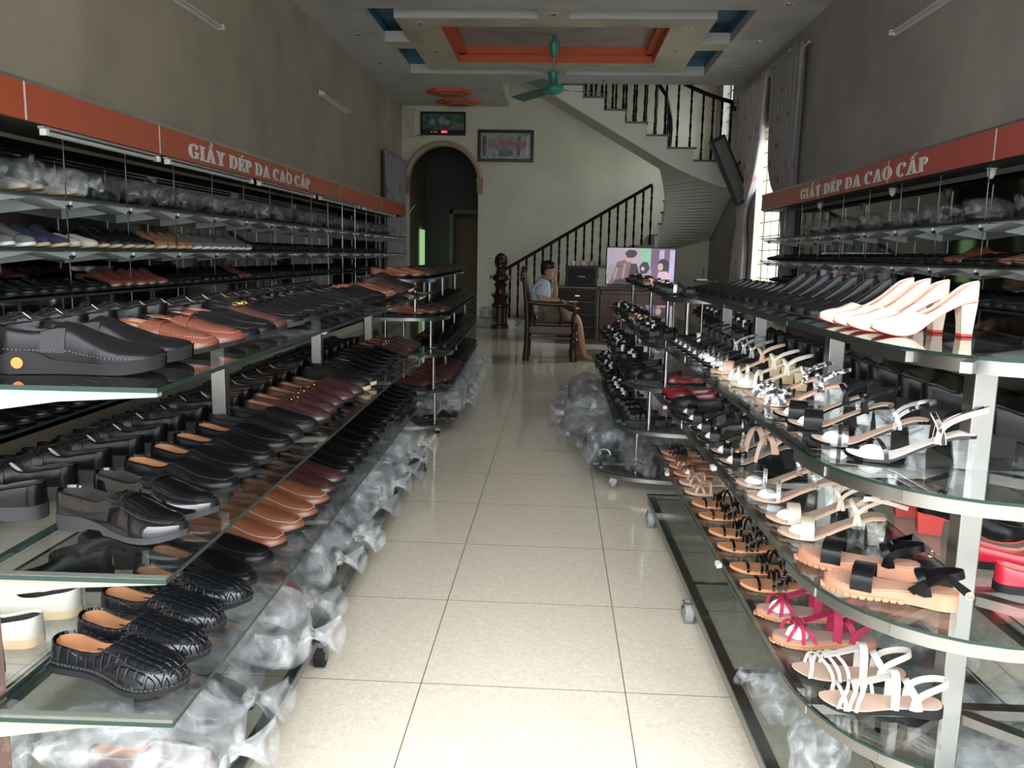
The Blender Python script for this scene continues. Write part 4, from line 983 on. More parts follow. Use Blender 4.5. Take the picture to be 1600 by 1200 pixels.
# --- sandals
class Sandal:
    def __init__(s, L=.24, W=.041, th=.010, heel_h=0, wedge=0, asym=.03, tread=False):
        s.L, s.W, s.th, s.hh, s.wd, s.tread = L, W, th, heel_h, wedge, tread; s.sh = Shoe(L=L, W=W, asym=asym)
    def zt(s, t):
        b = spl([(0,s.hh),(.15,s.hh*.96),(.4,s.hh*.5),(.62,s.hh*.06),(.75,0),(1,0)], t) if s.hh else s.wd*max(0, 1-t/.6)
        return b+s.th+.006*max(0, (t-.8)/.2)**2
    def bed(s, zo=0, thick=None, margin=0):
        rows = []
        for t in s.sh.ts():
            z1 = s.zt(t)+zo; zb = z1-(thick or s.th) if (s.hh or thick) else .006*max(0, (t-.8)/.2)**2
            w_ = s.sh.w(t)+margin; x = t*s.L+(margin if t > .98 else -margin if t < .02 else 0); yc = s.sh.yc(t)
            rows.append([(x, yc-w_, z1), (x, yc+w_, z1), (x, yc+w_, zb), (x, yc-w_, zb)])
        return MB().grid(rows, True)
    def strap(s, t0, t1, h, wd, th=.0022, skew=0, n=14):
        """arch from the left edge at t0 over to the right edge at t1"""
        pts = []
        for i in range(n+1):
            a = i/n; t = t0+(t1-t0)*a; w_ = s.sh.w(t)+.001; c = cos(pi*a); y = w_*(abs(c)**.7)*(1 if c > 0 else -1)
            pts.append((t*s.L, s.sh.yc(t)+y, s.zt(t)-.004+(h+.004)*max(0, sin(pi*a))**.55))
        return MB().ribbon(pts, wd, (1,0,0), th)
    def ankle(s, h=.062, wd=.008, lean=.006, t0=.30, th=.002):
        t0 = max(t0, .26); w_ = s.sh.w(t0)+.002; z0 = s.zt(t0); zb = max(s.zt(.02), z0); back = []; front = []
        for k in range(23):
            a = pi*k/22; sn = max(sin(a), 0); c = cos(a); y = w_*1.04*c if abs(c) > .2 else w_*1.04*c
            back.append((t0*s.L-(t0*s.L+lean)*sn**1.7, w_*1.05*(abs(c)**.8)*(1 if c > 0 else -1)*(1+.25*sn*abs(c)), z0-.003+(max(zb-z0, 0)*.75+h)*sn**.55))
            front.append((t0*s.L-.012+.022*sn, w_*1.04*(abs(c)**.75)*(1 if c > 0 else -1), z0-.003+(h*.95)*sn**.6))
        return MB().ribbon(back, wd, (.25,0,1), th).ribbon(front, wd, (1,0,-.35), th)
    def heelcup(s, h=.04, wd=.03):
        pts = []
        for i in range(13):
            a = pi/2+pi*i/12; pts.append((.034+.034*cos(a), (s.sh.w(.12)+.002)*sin(a), s.zt(.08)+h*.8))
        return MB().ribbon(pts, wd*.5, (0,0,1), .002)
    def tongue(s, pts, wd, th=.002): return MB().ribbon(pts, wd, (0,1,0), th)
    def foot(s, t0=.62, h=.03, w=.7):   # tissue stuffing in the toe
        rows = []
        for i in range(8):
            t = t0+(.24)*i/7; e = sin(pi*i/7)**.5
            rows.append([(t*s.L, s.sh.yc(t)+s.sh.w(t)*w*cos(pi*k/8)*e, s.zt(t)+h*.9*sin(pi*k/8)*e+.001) for k in range(9)])
        return MB().grid(rows)
    def heelblock(s, x1=.045, wt=.022, wb=.018):
        return MB().grid([[(.002,-wt*.85,s.zt(.03)-s.th),(x1,-wt,s.zt(.19)-s.th),(x1,wt,s.zt(.19)-s.th),(.002,wt*.85,s.zt(.03)-s.th)],[(.006,-wb,0),(x1-.008,-wb,0),(x1-.008,wb,0),(.006,wb,0)]], True)
def sj(*mbs):
    o = MB()
    for m_ in mbs: o.merge(m_)
    return o
insp = mat('beige_insole', (.48,.34,.26), .5); inst = mat('tan_insole', (.55,.25,.12), .45); inspk = mat('salmon_insole', (.45,.24,.17), .5)
rose = mat('rose_gold_leather', (.62,.36,.27), .25, .4); blk = black
# white strappy wedge sandal
sd = Sandal(th=.010, wedge=.016)
bed = sd.bed(0, .004)
sole = Sandal(th=.0075, wedge=.016).bed(0, None, .002)
style('s_white', 'strappy_sandal', 'sandal', 'white strappy flat sandal', [('footbed', bed, insp, 'auto', 'beige footbed'), ('sole', sole, rubber, 'auto', 'black sole'),
      ('straps', sj(sd.strap(.86,.80,.026,.008), sd.strap(.66,.86,.034,.007), sd.strap(.60,.78,.038,.007), sd.strap(.52,.72,.043,.007), sd.tongue([(.175,.0,.048),(.15,.0,.055),(.125,.0,.064),(.10,.0,.074)], .024)), whitel, 'auto', None),
      ('ankle_strap', sj(sd.ankle(.052, .014, t0=.2), sd.strap(.40,.40,.068,.016)), whitel, 'auto', None)], .24)
sd = Sandal(th=.016, wedge=.004)
style('s_magenta', 'strappy_sandal', 'sandal', 'magenta suede sandal', [('footbed', sd.bed(.002, .004, -.002), mat('mauve_insole', (.42,.28,.24), .6), 'auto', 'mauve footbed'), ('sole', sd.bed(0, None, .002), rubbert, 'auto', 'tan ridged sole'),
      ('sole_ridges', stitches([(p[0], p[1]*1.06, .004) for p in sd.sh.path(.03,.98,0,40,0)], .0028, .011), rubbert, False, None),
      ('straps', sj(sd.strap(.90,.62,.034,.008), sd.strap(.78,.74,.040,.009), sd.strap(.66,.88,.036,.008), sd.tongue([(.17,.0,.055),(.15,.0,.062),(.125,.0,.072),(.10,.0,.082)], .028)), magenta, 'auto', None),
      ('ankle_strap', sj(sd.ankle(.050, .014, t0=.2), sd.strap(.40,.40,.072,.02)), magenta, 'auto', None), ('tissue_stuffing', sd.foot(.64,.030), paper, 'all', 'white tissue paper')], .24)
sd = Sandal(th=.009)
style('s_black', 'strappy_sandal', 'sandal', 'black strappy sandal with tan sole', [('footbed', sd.bed(), inst, 'auto', 'tan footbed'),
      ('straps', sj(sd.strap(.80,.80,.016,.008), sd.strap(.64,.64,.036,.008), sd.strap(.58,.58,.041,.008), sd.strap(.40,.56,.052,.008), sd.strap(.34,.50,.055,.008)), patent, 'auto', None),
      ('heel_counter', sj(sd.heelcup(.05,.06), sd.ankle(.055,.010,t0=.14)), blackm, 'auto', None)], .24)
sd = Sandal(th=.010)
style('s_flower', 'strappy_sandal', 'sandal', 'nude sandal with small bow', [('footbed', sd.bed(), insp, 'auto', None), ('straps', sj(sd.strap(.84,.70,.024,.010), sd.strap(.66,.84,.030,.010), sd.strap(.60,.60,.040,.008), sd.tongue([(.19,0,.03),(.17,0,.045),(.15,0,.05)], .03)), nude, 'auto', None), ('ankle_strap', sd.ankle(.05,.008), nude, 'auto', None)], .24)
style('s_brown', 'strappy_sandal', 'sandal', 'brown flat sandal', [('footbed', sd.bed(), rubbert, 'auto', 'tan footbed'), ('straps', sj(sd.strap(.84,.68,.028,.012), sd.strap(.68,.86,.030,.012), sd.strap(.60,.72,.036,.012)), tanb, 'auto', None), ('ankle_strap', sd.ankle(.045,.01), tanb, 'auto', None), ('tissue_stuffing', sd.foot(.62,.022), paper, 'all', 'white tissue paper')], .24)
style('s_blacktan', 'strappy_sandal', 'sandal', 'black multi strap sandal', [('footbed', sd.bed(), rubbert, 'auto', 'tan footbed'), ('straps', sj(sd.strap(.84,.62,.028,.008), sd.strap(.76,.66,.034,.008), sd.strap(.66,.80,.034,.008), sd.strap(.56,.74,.04,.008)), blackm, 'auto', None), ('ankle_strap', sd.ankle(.045,.01), blackm, 'auto', None)], .24)
# tan platform sandal with wide black band
sd = Sandal(th=.018, wedge=.014)
style('s_platform', 'platform_sandal', 'sandal', 'tan platform sandal with wide black band', [('footbed', sd.bed(.002, .004, -.002), inspk, 'auto', None), ('sole', sd.bed(0, None, .002), rubbert, 'auto', 'ridged tan sole'),
      ('sole_ridges', stitches([(p[0], p[1]*1.06, .003) for p in sd.sh.path(.35,.98,0,30,0)], .004, .014), rubbert, False, None),
      ('toe_band', sd.strap(.70,.70,.036,.040,.003), blk, 'auto', None),
      ('ankle_strap', sj(sd.ankle(.045,.015, t0=.24), MB().ribbon([(.08,-.036,.03),(.055,-.045,.055),(.02,-.046,.075),(-.015,-.042,.05)], .016, (1,0,0), .003)), blk, 'auto', None), ('buckle', MB().tube([(-.018+.007*cos(a*pi/4), -.045, .046+.007*sin(a*pi/4)) for a in range(8)], .0015, 6, True), gold, 'auto', 'small gold buckle')], .24)
# heeled sandals with clear block heels
sd = Sandal(th=.006, heel_h=.062)
def heeled(key, phrase, bedm, topm, straps, strapm, heelm, extra=None, ank=None):
    parts = [('footbed', sd.bed(), bedm, 'auto', None), ('insole', sd.bed(.0025, .0022, -.003), topm, 'auto', None), ('straps', straps, strapm, 'auto', None), ('ankle_strap', ank if ank else sd.ankle(.05,.008), strapm, 'auto', None), ('heel', sd.heelblock(), heelm, False, None), ('tissue_stuffing', sd.foot(.66,.024), paper, 'all', 'white tissue paper')]
    style(key, 'heeled_sandal', 'sandal', phrase, parts+(extra or []), .24)
heeled('h_beige', 'pale beige clear heel sandal', nude, insp, sd.strap(.72,.72,.036,.030), nudew, CLEAR, [('buckle', MB().box(.045,-.044,.112,.058,-.041,.122), silver, False, None)], sj(sd.ankle(.055,.009), MB().ribbon([(.05,-.042,.118),(.0,-.046,.112),(-.035,-.05,.105)], .009, (0,0,1), .002)))
st_ = strokes('NICENICE', .006, .004, .0016, 0, -.022, 0, .0008)
def wrap(v):
    a = (v.x+.022)/.046; p = sd.strap
    t = .66; c = cos(pi*(a*.9+.05)); y = (sd.sh.w(t)+.003)*(abs(c)**.7)*(1 if c > 0 else -1); z = sd.zt(t)-.004+.044*max(0, sin(pi*(a*.9+.05)))**.55
    return Vector((t*sd.L+.003-v.z, sd.sh.yc(t)+y, z+.0035))
st_.xf(wrap)
heeled('h_clear', 'clear strap sandal with lettered band', nude, insp, sj(sd.strap(.78,.70,.034,.034,.001)), CLEAR, CLEAR, [('printed_band', sd.strap(.66,.66,.041,.011,.0015), whitel, 'auto', 'white band printed with letters'), ('band_lettering', st_, mat('blue_ink', (.03,.05,.3), .4), False, None)])
heeled('h_nudeankle', 'black gold lettered sandal with nude straps', black, insp, sd.strap(.76,.76,.034,.026), black, MATS['black_rubber'], [('gold_lettering', MB().box(.176,-.014,.0425,.188,-.009,.0437).box(.176,-.004,.0435,.188,.001,.0447).box(.176,.006,.0428,.188,.011,.044), gold, False, 'gold letters'), ('nude_straps', sj(sd.ankle(.055,.011), sd.strap(.5,.3,.06,.011), sd.strap(.3,.52,.06,.011)), nude, 'auto', 'nude crossed ankle straps')], MB().ribbon([(.01,.03,.07),(-.004,0,.075),(.01,-.03,.07)], .01, (0,0,1), .002))
heeled('h_blackband', 'black broad band sandal', black, insp, sd.strap(.74,.74,.036,.042), black, CLEAR)
heeled('h_blackstrap', 'black patent sandal with clear heel', patent, mat('white_insole', (.72,.66,.62), .4), sd.strap(.82,.66,.034,.009), patent, CLEAR, [('ankle_lining', sd.ankle(.060,.011,lean=.016), nude, 'auto', 'nude inner ankle loop')], sd.ankle(.0625,.0075))
heeled('h_clearband', 'black sandal with clear toe band', patent, insp, sj(sd.strap(.74,.74,.034,.034,.001)), CLEAR, CLEAR, [('thin_band', sd.strap(.74,.74,.0355,.008), patent, 'auto', None)])
heeled('h_rose', 'rose gold slide with black printed bands', rose, insp, sj(sd.strap(.82,.66,.034,.016), sd.strap(.66,.84,.036,.016), sd.strap(.62,.70,.040,.014)), mat('printed_white_band', (.7,.68,.68), .3, noise_col=(90, (.02,.02,.03), .45, .5)), CLEAR)
heeled('h_white', 'off-white strappy sandal with wooden sole', rubberc, mat('white_insole', (.72,.66,.62), .4), sj(sd.strap(.84,.74,.032,.010), sd.strap(.72,.78,.038,.010), sd.strap(.60,.66,.044,.010)), mat('off_white_strap', (.62,.58,.48), .4), rubberc)
heeled('h_wood', 'beige band sandal with pale wooden sole', rubberc, inst, sd.strap(.74,.74,.036,.034), mat('beige_band', (.55,.36,.27), .4), rubberc)
heeled('h_silver', 'black sandal with silver edged straps', black, liningd, sj(sd.strap(.82,.70,.034,.008), sd.strap(.70,.74,.038,.008), sd.strap(.62,.66,.042,.008)), mat('pewter_strap', (.2,.2,.2), .25, .6), rubber)
heeled('h_studs', 'black band sandal with white studs', black, liningd, sd.strap(.74,.74,.036,.034), blackm, rubber, [('studs', MB().lathe([(.005,0),(.004,.002)], (.178,-.018,.040), 8).lathe([(.005,0),(.004,.002)], (.178,.0,.043), 8).lathe([(.005,0),(.004,.002)], (.178,.018,.040), 8), whitep, False, 'white studs')])
heeled('h_black', 'black band heeled sandal', black, liningd, sd.strap(.74,.74,.036,.034), blackm, rubber)
sd = Sandal(th=.012)
style('slide', 'slide_sandal', 'sandal', 'black slide sandal with white band', [('footbed', sd.bed(), rubber, 'auto', None), ('insole', sd.bed(.002,.002,-.003), liningd, 'auto', None), ('band', sj(sd.strap(.74,.74,.036,.036), sd.strap(.50,.50,.042,.02)), blackm, 'auto', None), ('white_band', sd.strap(.62,.62,.041,.018,.003), paper, 'auto', 'white inner band')], .24)
recolor('slide', 'slide_brown', 'brown slide sandal with white band', {blackm: tanb})
recolor('slide', 'slide_black', 'plain black slide sandal', {paper: blackm})
recolor('slide', 'slide_pink', 'coral pink slide sandal', {paper: mat('coral_rubber', (.55,.14,.12), .5), blackm: MATS['coral_rubber'], rubber: MATS['coral_rubber']})

# ================================================================== RACKS
def caster(parent, x, y, z, r=.042):
    c = MB().box(x-.018, y-.018, z-.03, x+.018, y+.018, z).box(x-.022, y-.01, z-.085 if z > .09 else .03, x-.017, y+.02, z-.02).box(x+.017, y-.01, z-.085 if z > .09 else .03, x+.022, y+.02, z-.02).obj('caster', steel, parent)
    MB().lathe([(r*.5,-.016),(r,-.014),(r,.014),(r*.5,.016)], (x, y+.01, r+.001), 18, 'x').obj('wheel', rubber if 'left' in parent['label'] else mat('grey_caster_wheel', (.25,.26,.26), .3), c, smooth='auto')
LR = thing('shoe_rack', 'long double sided glass shelf shoe rack with cream brackets on the left of the aisle', 'shoe rack', (-.69, 1.42, 0), .025)
LT = {1: 1.03, 2: .68, 3: .40}; RLEN = 3.85
for y in (.04, 1.2, 2.4, 3.6):
    MB().box(-.415 if y < .1 else -.385, y-.022, .05, -.372 if y < .1 else -.34, y+.022, LT[1]-.012).obj('post', rust if y < .1 else steel, LR, bevel=.002)
    for k, z in LT.items():
        for sgn in (0, 1):
            tip = -.012 if sgn == 0 else -.73
            rt = (-.372 if sgn == 0 else -.415) if y < .1 else (-.34 if sgn == 0 else -.385)
            MB().prism([(rt, z-.058), (rt, z-.006), (tip, z-.006), (tip, z-.018), ((tip+rt)/2, z-.030)], y-.045 if y < .1 else y-.012, y-.025 if y < .1 else y+.012, 'y').obj('bracket', bracketw if k == 1 else bracketm, LR, bevel=.002)
for k, z in LT.items():
    for a_, b_ in ((0, -.355), (-.37, -.745)):
        o = MB(); o.prism([(b_, -.03), (a_, -.03), (a_, RLEN), (b_, RLEN)], z-.006, z+.003, 'z', side=1)
        o.obj('glass_shelf', [GLASS, gedge], LR)
o = MB().prism([(-.72, .0), (.02, .0), (.02, 3.45), (-.72, 3.45)], .112, .12, 'z', side=1); o.obj('glass_tray', [GLASS, gedge], LR)
MB().bar((.0,.02,.095),(.0,3.42,.095),.03,.03).bar((-.70,.02,.095),(-.70,3.42,.095),.03,.03).bar((-.7,.02,.095),(0,.02,.095),.03,.03).bar((-.7,1.2,.095),(0,1.2,.095),.03,.03).bar((-.7,3.42,.095),(0,3.42,.095),.03,.03).obj('tray_frame', steel, LR)
for y in (.95, 3.30):
    for x in (.015, -.68): caster(LR, x, y, .09)
def Lp(u, v): # u along from near end, v depth from front edge
    c, s_ = cos(.025), sin(.025); return (-.69 - v*c - u*s_, 1.42 - v*s_ + u*c)
# right rack with rounded ends
def rounded(x0, x1, y0, L, re=.42, far=False, n=18):
    xm = (x0+x1)/2; hw = (x1-x0)/2; p = 2.3; pts = []
    for i in range(n+1):
        a = pi*i/n; c = cos(a); x = xm-hw*(abs(c)**(2/p))*(1 if c > 0 else -1); y = y0+re-re*(max(0, sin(a))**(2/p)); pts.append((x, y))
    if far:
        q = [(x, L-(y-y0)) for x, y in pts[::-1]]; return pts+q
    return pts+[(x1, L), (x0, L)]
def rim(mb, pts, z, h=.028, th=.004, n=19):
    rows = [[(x, y, z), (x, y, z-h)] for x, y in pts[:n]]
    mb.grid(rows); cx = sum(p[0] for p in pts[:n])/n
    mb.grid([[(x+(cx-x)*.02, y+.004, z), (x+(cx-x)*.02, y+.004, z-h)] for x, y in pts[:n]])
    return mb
RT = {1: 1.11, 2: .875, 3: .62, 4: .36}
RR = thing('shoe_rack', 'round ended steel and glass shoe rack in the right foreground carrying sandals', 'shoe rack', (.53, 1.42, 0), .018)
RL = 2.62
TW = {1: (.14, .56), 2: (0, .70), 3: (0, .70), 4: (0, .70)}
for k, z in RT.items():
    a_, b_ = TW[k]; pts = rounded(a_, b_, -.03+(.09 if k == 1 else 0), RL if k > 1 else RL)
    MB().prism(pts, z-.006, z, 'z', side=1).obj('glass_shelf', [GLASS, gedge], RR)
    if k in (1, 2, 3, 4):
        rm = MB(); q = [(x+( .35-x)*.02, y+.006) for x, y in pts]
        rim(rm, q, z-.007, .026).obj('rim', steel, RR, smooth='all')
    fb = MB()
    fb.box(a_+.02, .235, z-.028, b_-.02, .265, z-.007).bar((.32, .25, z-.018), (.56 if k > 1 else .5, .02 if k > 1 else .12, z-.018), .03, .02).bar((.32, .25, z-.018), (.10 if k > 1 else .2, .08, z-.018), .02, .02)
    for y in (1.05, 1.9, 2.5): fb.box(a_+.02, y-.012, z-.024, b_-.02, y+.012, z-.007)
    fb.bar((a_+.03, .3, z-.016), (a_+.03, RL, z-.016), .018, .018).bar((b_-.03, .3, z-.016), (b_-.03, RL, z-.016), .018, .018)
    fb.obj('shelf_frame', steel, RR)
for y in (.23, 1.05, 1.9, 2.5): MB().box(.285, y-.022, .08, .33, y+.022, RT[1]-.007).obj('post', steel, RR, bevel=.003)
MB().prism(rounded(-.01, .71, -.05, RL-.02), .108, .116, 'z', side=1).obj('glass_tray', [GLASS, gedge], RR)
fb = MB(); fb.bar((.01,.2,.09),(.01,RL-.03,.09),.035,.03).bar((.69,.2,.09),(.69,RL-.03,.09),.035,.03)
for y in (.25, .85, 1.5, 2.55): fb.bar((.01,y,.09),(.69,y,.09),.025,.025)
fb.obj('tray_frame', steel, RR); rim(MB(), rounded(0, .70, -.04, RL), .107, .03).obj('tray_rim', steel, RR, smooth='all')
for y in (.35, 1.38, 2.42):
    for x in (-.012, .68): caster(RR, x, y, .08)
for (x, y, z) in ((.0, 1.15, .62), (.0, 2.2, .62), (.0, 1.0, .36), (.0, 2.05, .36)):
    MB().prism([(x-.012, y-.02), (x+.004, y-.012), (x+.0, y+.02), (x-.012, y+.012)], z, z+.012).obj('shelf_clip', whitep, RR)
def Rp(u, v): c, s_ = cos(.018), sin(.018); return (.53 + v*c - u*s_, 1.42 + v*s_ + u*c)
# rear racks
def rear_rack(label, loc, rz, side, tiers, L, name='shoe_rack'):
    t = thing(name, label, 'shoe rack', loc, rz)
    for k, (z, a_, b_) in enumerate(tiers):
        pts = rounded(min(side*a_, side*b_), max(side*a_, side*b_), 0, L, .34, True)
        MB().prism(pts, z-.008, z, 'z', side=1).obj('glass_tray' if k == len(tiers)-1 else 'glass_shelf', [GLASS, gedge], t)
        rim(MB(), [(x, y+.004) for x, y in pts], z-.009, .02).obj('rim', steel, t, smooth='all')
        MB().box(side*(a_+.02), .38, z-.026, side*(b_-.02), .40, z-.009).box(side*(a_+.02), L-.40, z-.026, side*(b_-.02), L-.38, z-.009).bar((side*(a_+.06), .3, z-.018), (side*(a_+.06), L-.3, z-.018), .02, .015).obj('shelf_frame', steel, t)
    for (z0_, i) in zip([x[0] for x in tiers[1:]], range(len(tiers)-1)):
        z1_ = tiers[i][0]
        for y in (.14, .95, 1.9, L-.3):
            xx = side*(tiers[i][1]+.12); MB().lathe([(.013,z0_),(.013,z1_-.008)], (xx, y, 0), 10).obj('post', chrome, t, smooth='auto')
            MB().lathe([(.013,z0_),(.013,z1_-.008)], (side*(tiers[i][2]-.12), y, 0), 10).obj('post', chrome, t, smooth='auto')
    for y in (.16, L-.3):
        for x in (.12, tiers[-1][2]-.12): caster(t, side*x, y, tiers[-1][0]-.03, .028)
    return t
LB = rear_rack('round ended chrome and glass shoe rack at the far end of the left row', (-.70, 5.62, 0), .03, -1, [(1.10,.16,.72),(.84,.05,.75),(.585,.03,.75),(.335,.02,.75),(.085,0,.76)], 3.4)
RB = rear_rack('round ended chrome and glass shoe rack at the far end of the right row', (.22, 4.35, 0), 0, 1, [(1.07,.36,.98),(.82,.26,1.0),(.59,.18,1.0),(.355,.12,1.0),(.10,0,1.0)], 3.7)

# ================================================================== PLACING SHOES
def put(key, toe, z, heading, label, group=None, full=True, scale=1.0, mirror=False, heel=None):
    d = STY[key]; L = d['L']*scale
    hx, hy = (toe[0]-L*cos(heading), toe[1]-L*sin(heading)) if heel is None else heel
    sc = (scale, -scale if mirror else scale, scale)
    if full:
        r = thing(d['name'], label, d['cat'], (hx, hy, z+.0015), heading, group); r.scale = sc
        for pn, me, lb in d['parts']:
            o = link(pn, me, r)
            if lb: o['label'] = lb
    else:
        r = link(d['name'], d['simple']); r.location = (hx, hy, z+.0015); r.rotation_euler = (0, 0, heading); r.scale = sc; tag(r, label, d['cat'], group)
    return r
def jit(a): return random.uniform(-a, a)
D = pi/180
# ---- left rack, front rows (toes towards the aisle)
seqL = {
 1: ['slipon']*2+['buckle']*2+['loafer']*2+['bit_brown']+['penny_black']*2+['loafer']*4+['loafer_dark']*2+['loafer']*4+['loafer_tan']*2+['loafer_maroon']*3+['derby_crepe']*2+['loafer_maroon']*3,
 2: ['penny']*2+['loafer']*4+['loafer_dark']*2+['bit_brown']*3+['loafer_maroon']*2+['derby_crepe']*2+['loafer']*3+['penny_black']*3+['bit_brown']*2+['loafer_maroon']*3+['loafer']*4,
 3: ['croc']*4+['loafer']*2+['loafer_tan']*4+['loafer_maroon']*2+['loafer']*5+['penny_black']*4+['loafer']*6}
Y3 = {1: [1.58,1.72,1.87,2.0,2.12,2.25], 2: [1.59,1.74,1.93,2.07,2.21,2.36], 3: [1.50,1.62,1.76,1.90,2.02,2.17]}
tn = {1: 'top', 2: 'middle', 3: 'lower', 4: 'lowest'}
for k in (1, 2, 3):
    ys = Y3[k]; z = LT[k]+.003
    for i, key in enumerate(seqL[k]):
        y = ys[i] if i < len(ys) else ys[-1]+(i-len(ys)+1)*.137
        u = y-1.42
        if u > (3.75 if k < 3 else 3.6): break
        p = Lp(u, .052+jit(.012)+(.02 if k == 1 else 0)-(.02 if k == 3 and i < 4 else 0)); hd = ({1: [12,8,2,0,-2,-4], 2: [-14,-14,-12,-12,-12,-11], 3: [-16,-16,-15,-14,-14,-12]}[k][i] if i < 6 else -5 if k == 1 else -10)*D+jit(.04)
        ph = STY[key]['phrase']
        put(key, p, z, hd, '%s, %s from the entrance, left rack %s shelf, front row' % (ph, ordn(i+1), tn[k]), 'shoes on the left rack %s shelf front row' % tn[k], full=(i < 22), scale=1.10 if k == 3 else .97 if key == 'slipon' else 1.06, mirror=i % 2 == 1)
# ---- left rack back rows (toes away from the aisle, heels seen)
seqB = {1: ['penny_brown']+['penny_black']*6+['loafer']*14, 2: ['penny_black']*8+['loafer']*6+['penny_black']*8, 3: ['loafer_maroon','slip_cream','slip_cream']+['block']*3+['loafer']*16}
for k in (1, 2, 3):
    z = LT[k]+.003
    for i, key in enumerate(seqB[k]):
        u = {1: .07, 2: .30, 3: .12}[k]+i*(.155 if k != 3 else .15); he = Lp(u, {1: .43, 2: .42, 3: .42}[k]+jit(.01))
        if u > 3.7: break
        ph = STY[key]['phrase']
        put(key, None, z, (180+8)*D+jit(.05), '%s, %s from the entrance, left rack %s shelf, back row' % (ph, ordn(i+1), tn[k]), 'shoes on the left rack %s shelf back row' % tn[k], full=(i < 9), scale=1.02, mirror=i % 2 == 1, heel=he)
# ---- right rack front rows (toes towards the aisle)
Rt = {4: [('s_white',1.655,0),('s_white',1.775,0),('s_magenta',1.93,0),('s_magenta',2.08,0),('s_black',2.27,0),('s_black',2.40,0),('s_black',2.58,0),('s_black',2.72,0),('s_black',2.90,0),('s_black',3.04,0),('s_flower',3.20,0),('s_flower',3.33,0),('s_brown',3.48,0),('s_brown',3.60,0),('s_blacktan',3.74,0),('s_blacktan',3.86,0)],
      3: [('s_platform',1.655,0),('s_platform',1.80,0),('h_beige',1.97,0),('h_beige',2.08,0),('h_clear',2.27,0),('h_clear',2.41,0),('h_nudeankle',2.66,0),('h_nudeankle',2.80,0),('h_studs',3.02,0),('h_studs',3.18,0),('h_black',3.36,0),('h_black',3.50,0),('flat_black',3.66,0),('flat_maroon',3.83,0),('flat_maroon',3.95,0)],
      2: [('h_blackstrap',1.72,0),('h_clearband',1.85,0),('h_blackband',2.03,0),('h_blackband',2.15,0),('h_rose',2.34,0),('h_rose',2.48,0),('h_white',2.66,0),('h_white',2.80,0),('h_wood',2.96,0),('h_silver',3.1,0),('h_silver',3.22,0),('h_silver',3.34,0),('h_black',3.46,0),('h_black',3.58,0),('h_black',3.70,0),('h_black',3.82,0),('h_black',3.94,0)],
      1: [('pump',1.93,0),('pump',2.02,0),('pump',2.12,0),('pump',2.22,0)]+[('pump_black',2.36+.125*i,0) for i in range(7)]+[('kitten',3.26+.11*i,0) for i in range(8)]}
for k, lst in Rt.items():
    z = RT[k]
    for i, (key, y, dv) in enumerate(lst):
        v = {4: .025, 3: .03, 2: .05, 1: .175}[k]
        if i == 0: v += {4: .02, 3: .01, 2: .03, 1: .02}[k]
        hd = (180-((8 if i < 2 else 3) if k == 4 else 28 if (k == 3 and i < 2) else 14 if k == 3 else 18 if k == 2 else -3))*D+jit(.03)
        if k == 1 and i > 3: hd = (180-8)*D
        p = Rp(y-1.42, v)
        put(key, p, z, hd, '%s, %s from entrance, right rack %s shelf, front' % (STY[key]['phrase'], ordn(i+1), tn[k]), 'shoes on the right rack %s shelf front row' % tn[k], full=True, mirror=i % 2 == 0, scale=1.0)
# ---- right rack back rows (toes towards the wall)
Rb = {2: [('block',1.76),('block',2.06),('block',2.20)]+[('block',2.4+.14*i) for i in range(11)], 3: [('flat',1.66),('flat',1.80),('block_red',2.02),('block_red',2.15),('flat_chain',2.34),('flat_chain',2.48)]+[('flat_black',2.64+.13*i) for i in range(10)],
      4: [('flat_black',2.3+.14*i) for i in range(11)]}
for k, lst in Rb.items():
    for i, (key, y) in enumerate(lst):
        he = Rp(y-1.42, .38)
        put(key, None, RT[k], -14*D+jit(.04), '%s, %s from entrance, right rack %s shelf, back' % (STY[key]['phrase'], ordn(i+1), tn[k]), 'shoes on the right rack %s shelf back row' % tn[k], full=(i < 8), mirror=i % 2 == 1, heel=he)
# ---- rear left rack
c_, s_ = cos(.03), sin(.03)
def LBp(u, v): return (-.70-v*c_-u*s_, 5.62-v*s_+u*c_)
seqRL = {0: ['loafer_tan']*2+['loafer_maroon']*2+['loafer']*30, 1: ['loafer_tan']+['loafer_maroon']*3+['loafer']*30, 2: ['loafer']*30, 3: ['woven']*6+['loafer_maroon']*4+['loafer']*20}
tl = [(1.10,.18),(.84,.07),(.585,.05),(.335,.04)]; tnn = ['top', 'second', 'third', 'fourth']
for k, (z, v) in enumerate(tl):
    n = 24
    for i in range(n):
        key = seqRL[k][i]; u = .16+i*.13; vv = v+(.13 if i == 0 else .05 if i == 1 else 0)
        put(key, LBp(u, vv), z, -10*D+jit(.05), '%s, %s from its near end, far left rack %s shelf' % (STY[key]['phrase'], ordn(i+1), tnn[k]), 'shoes on the far left rack %s shelf' % tnn[k], full=False, mirror=i % 2 == 1)
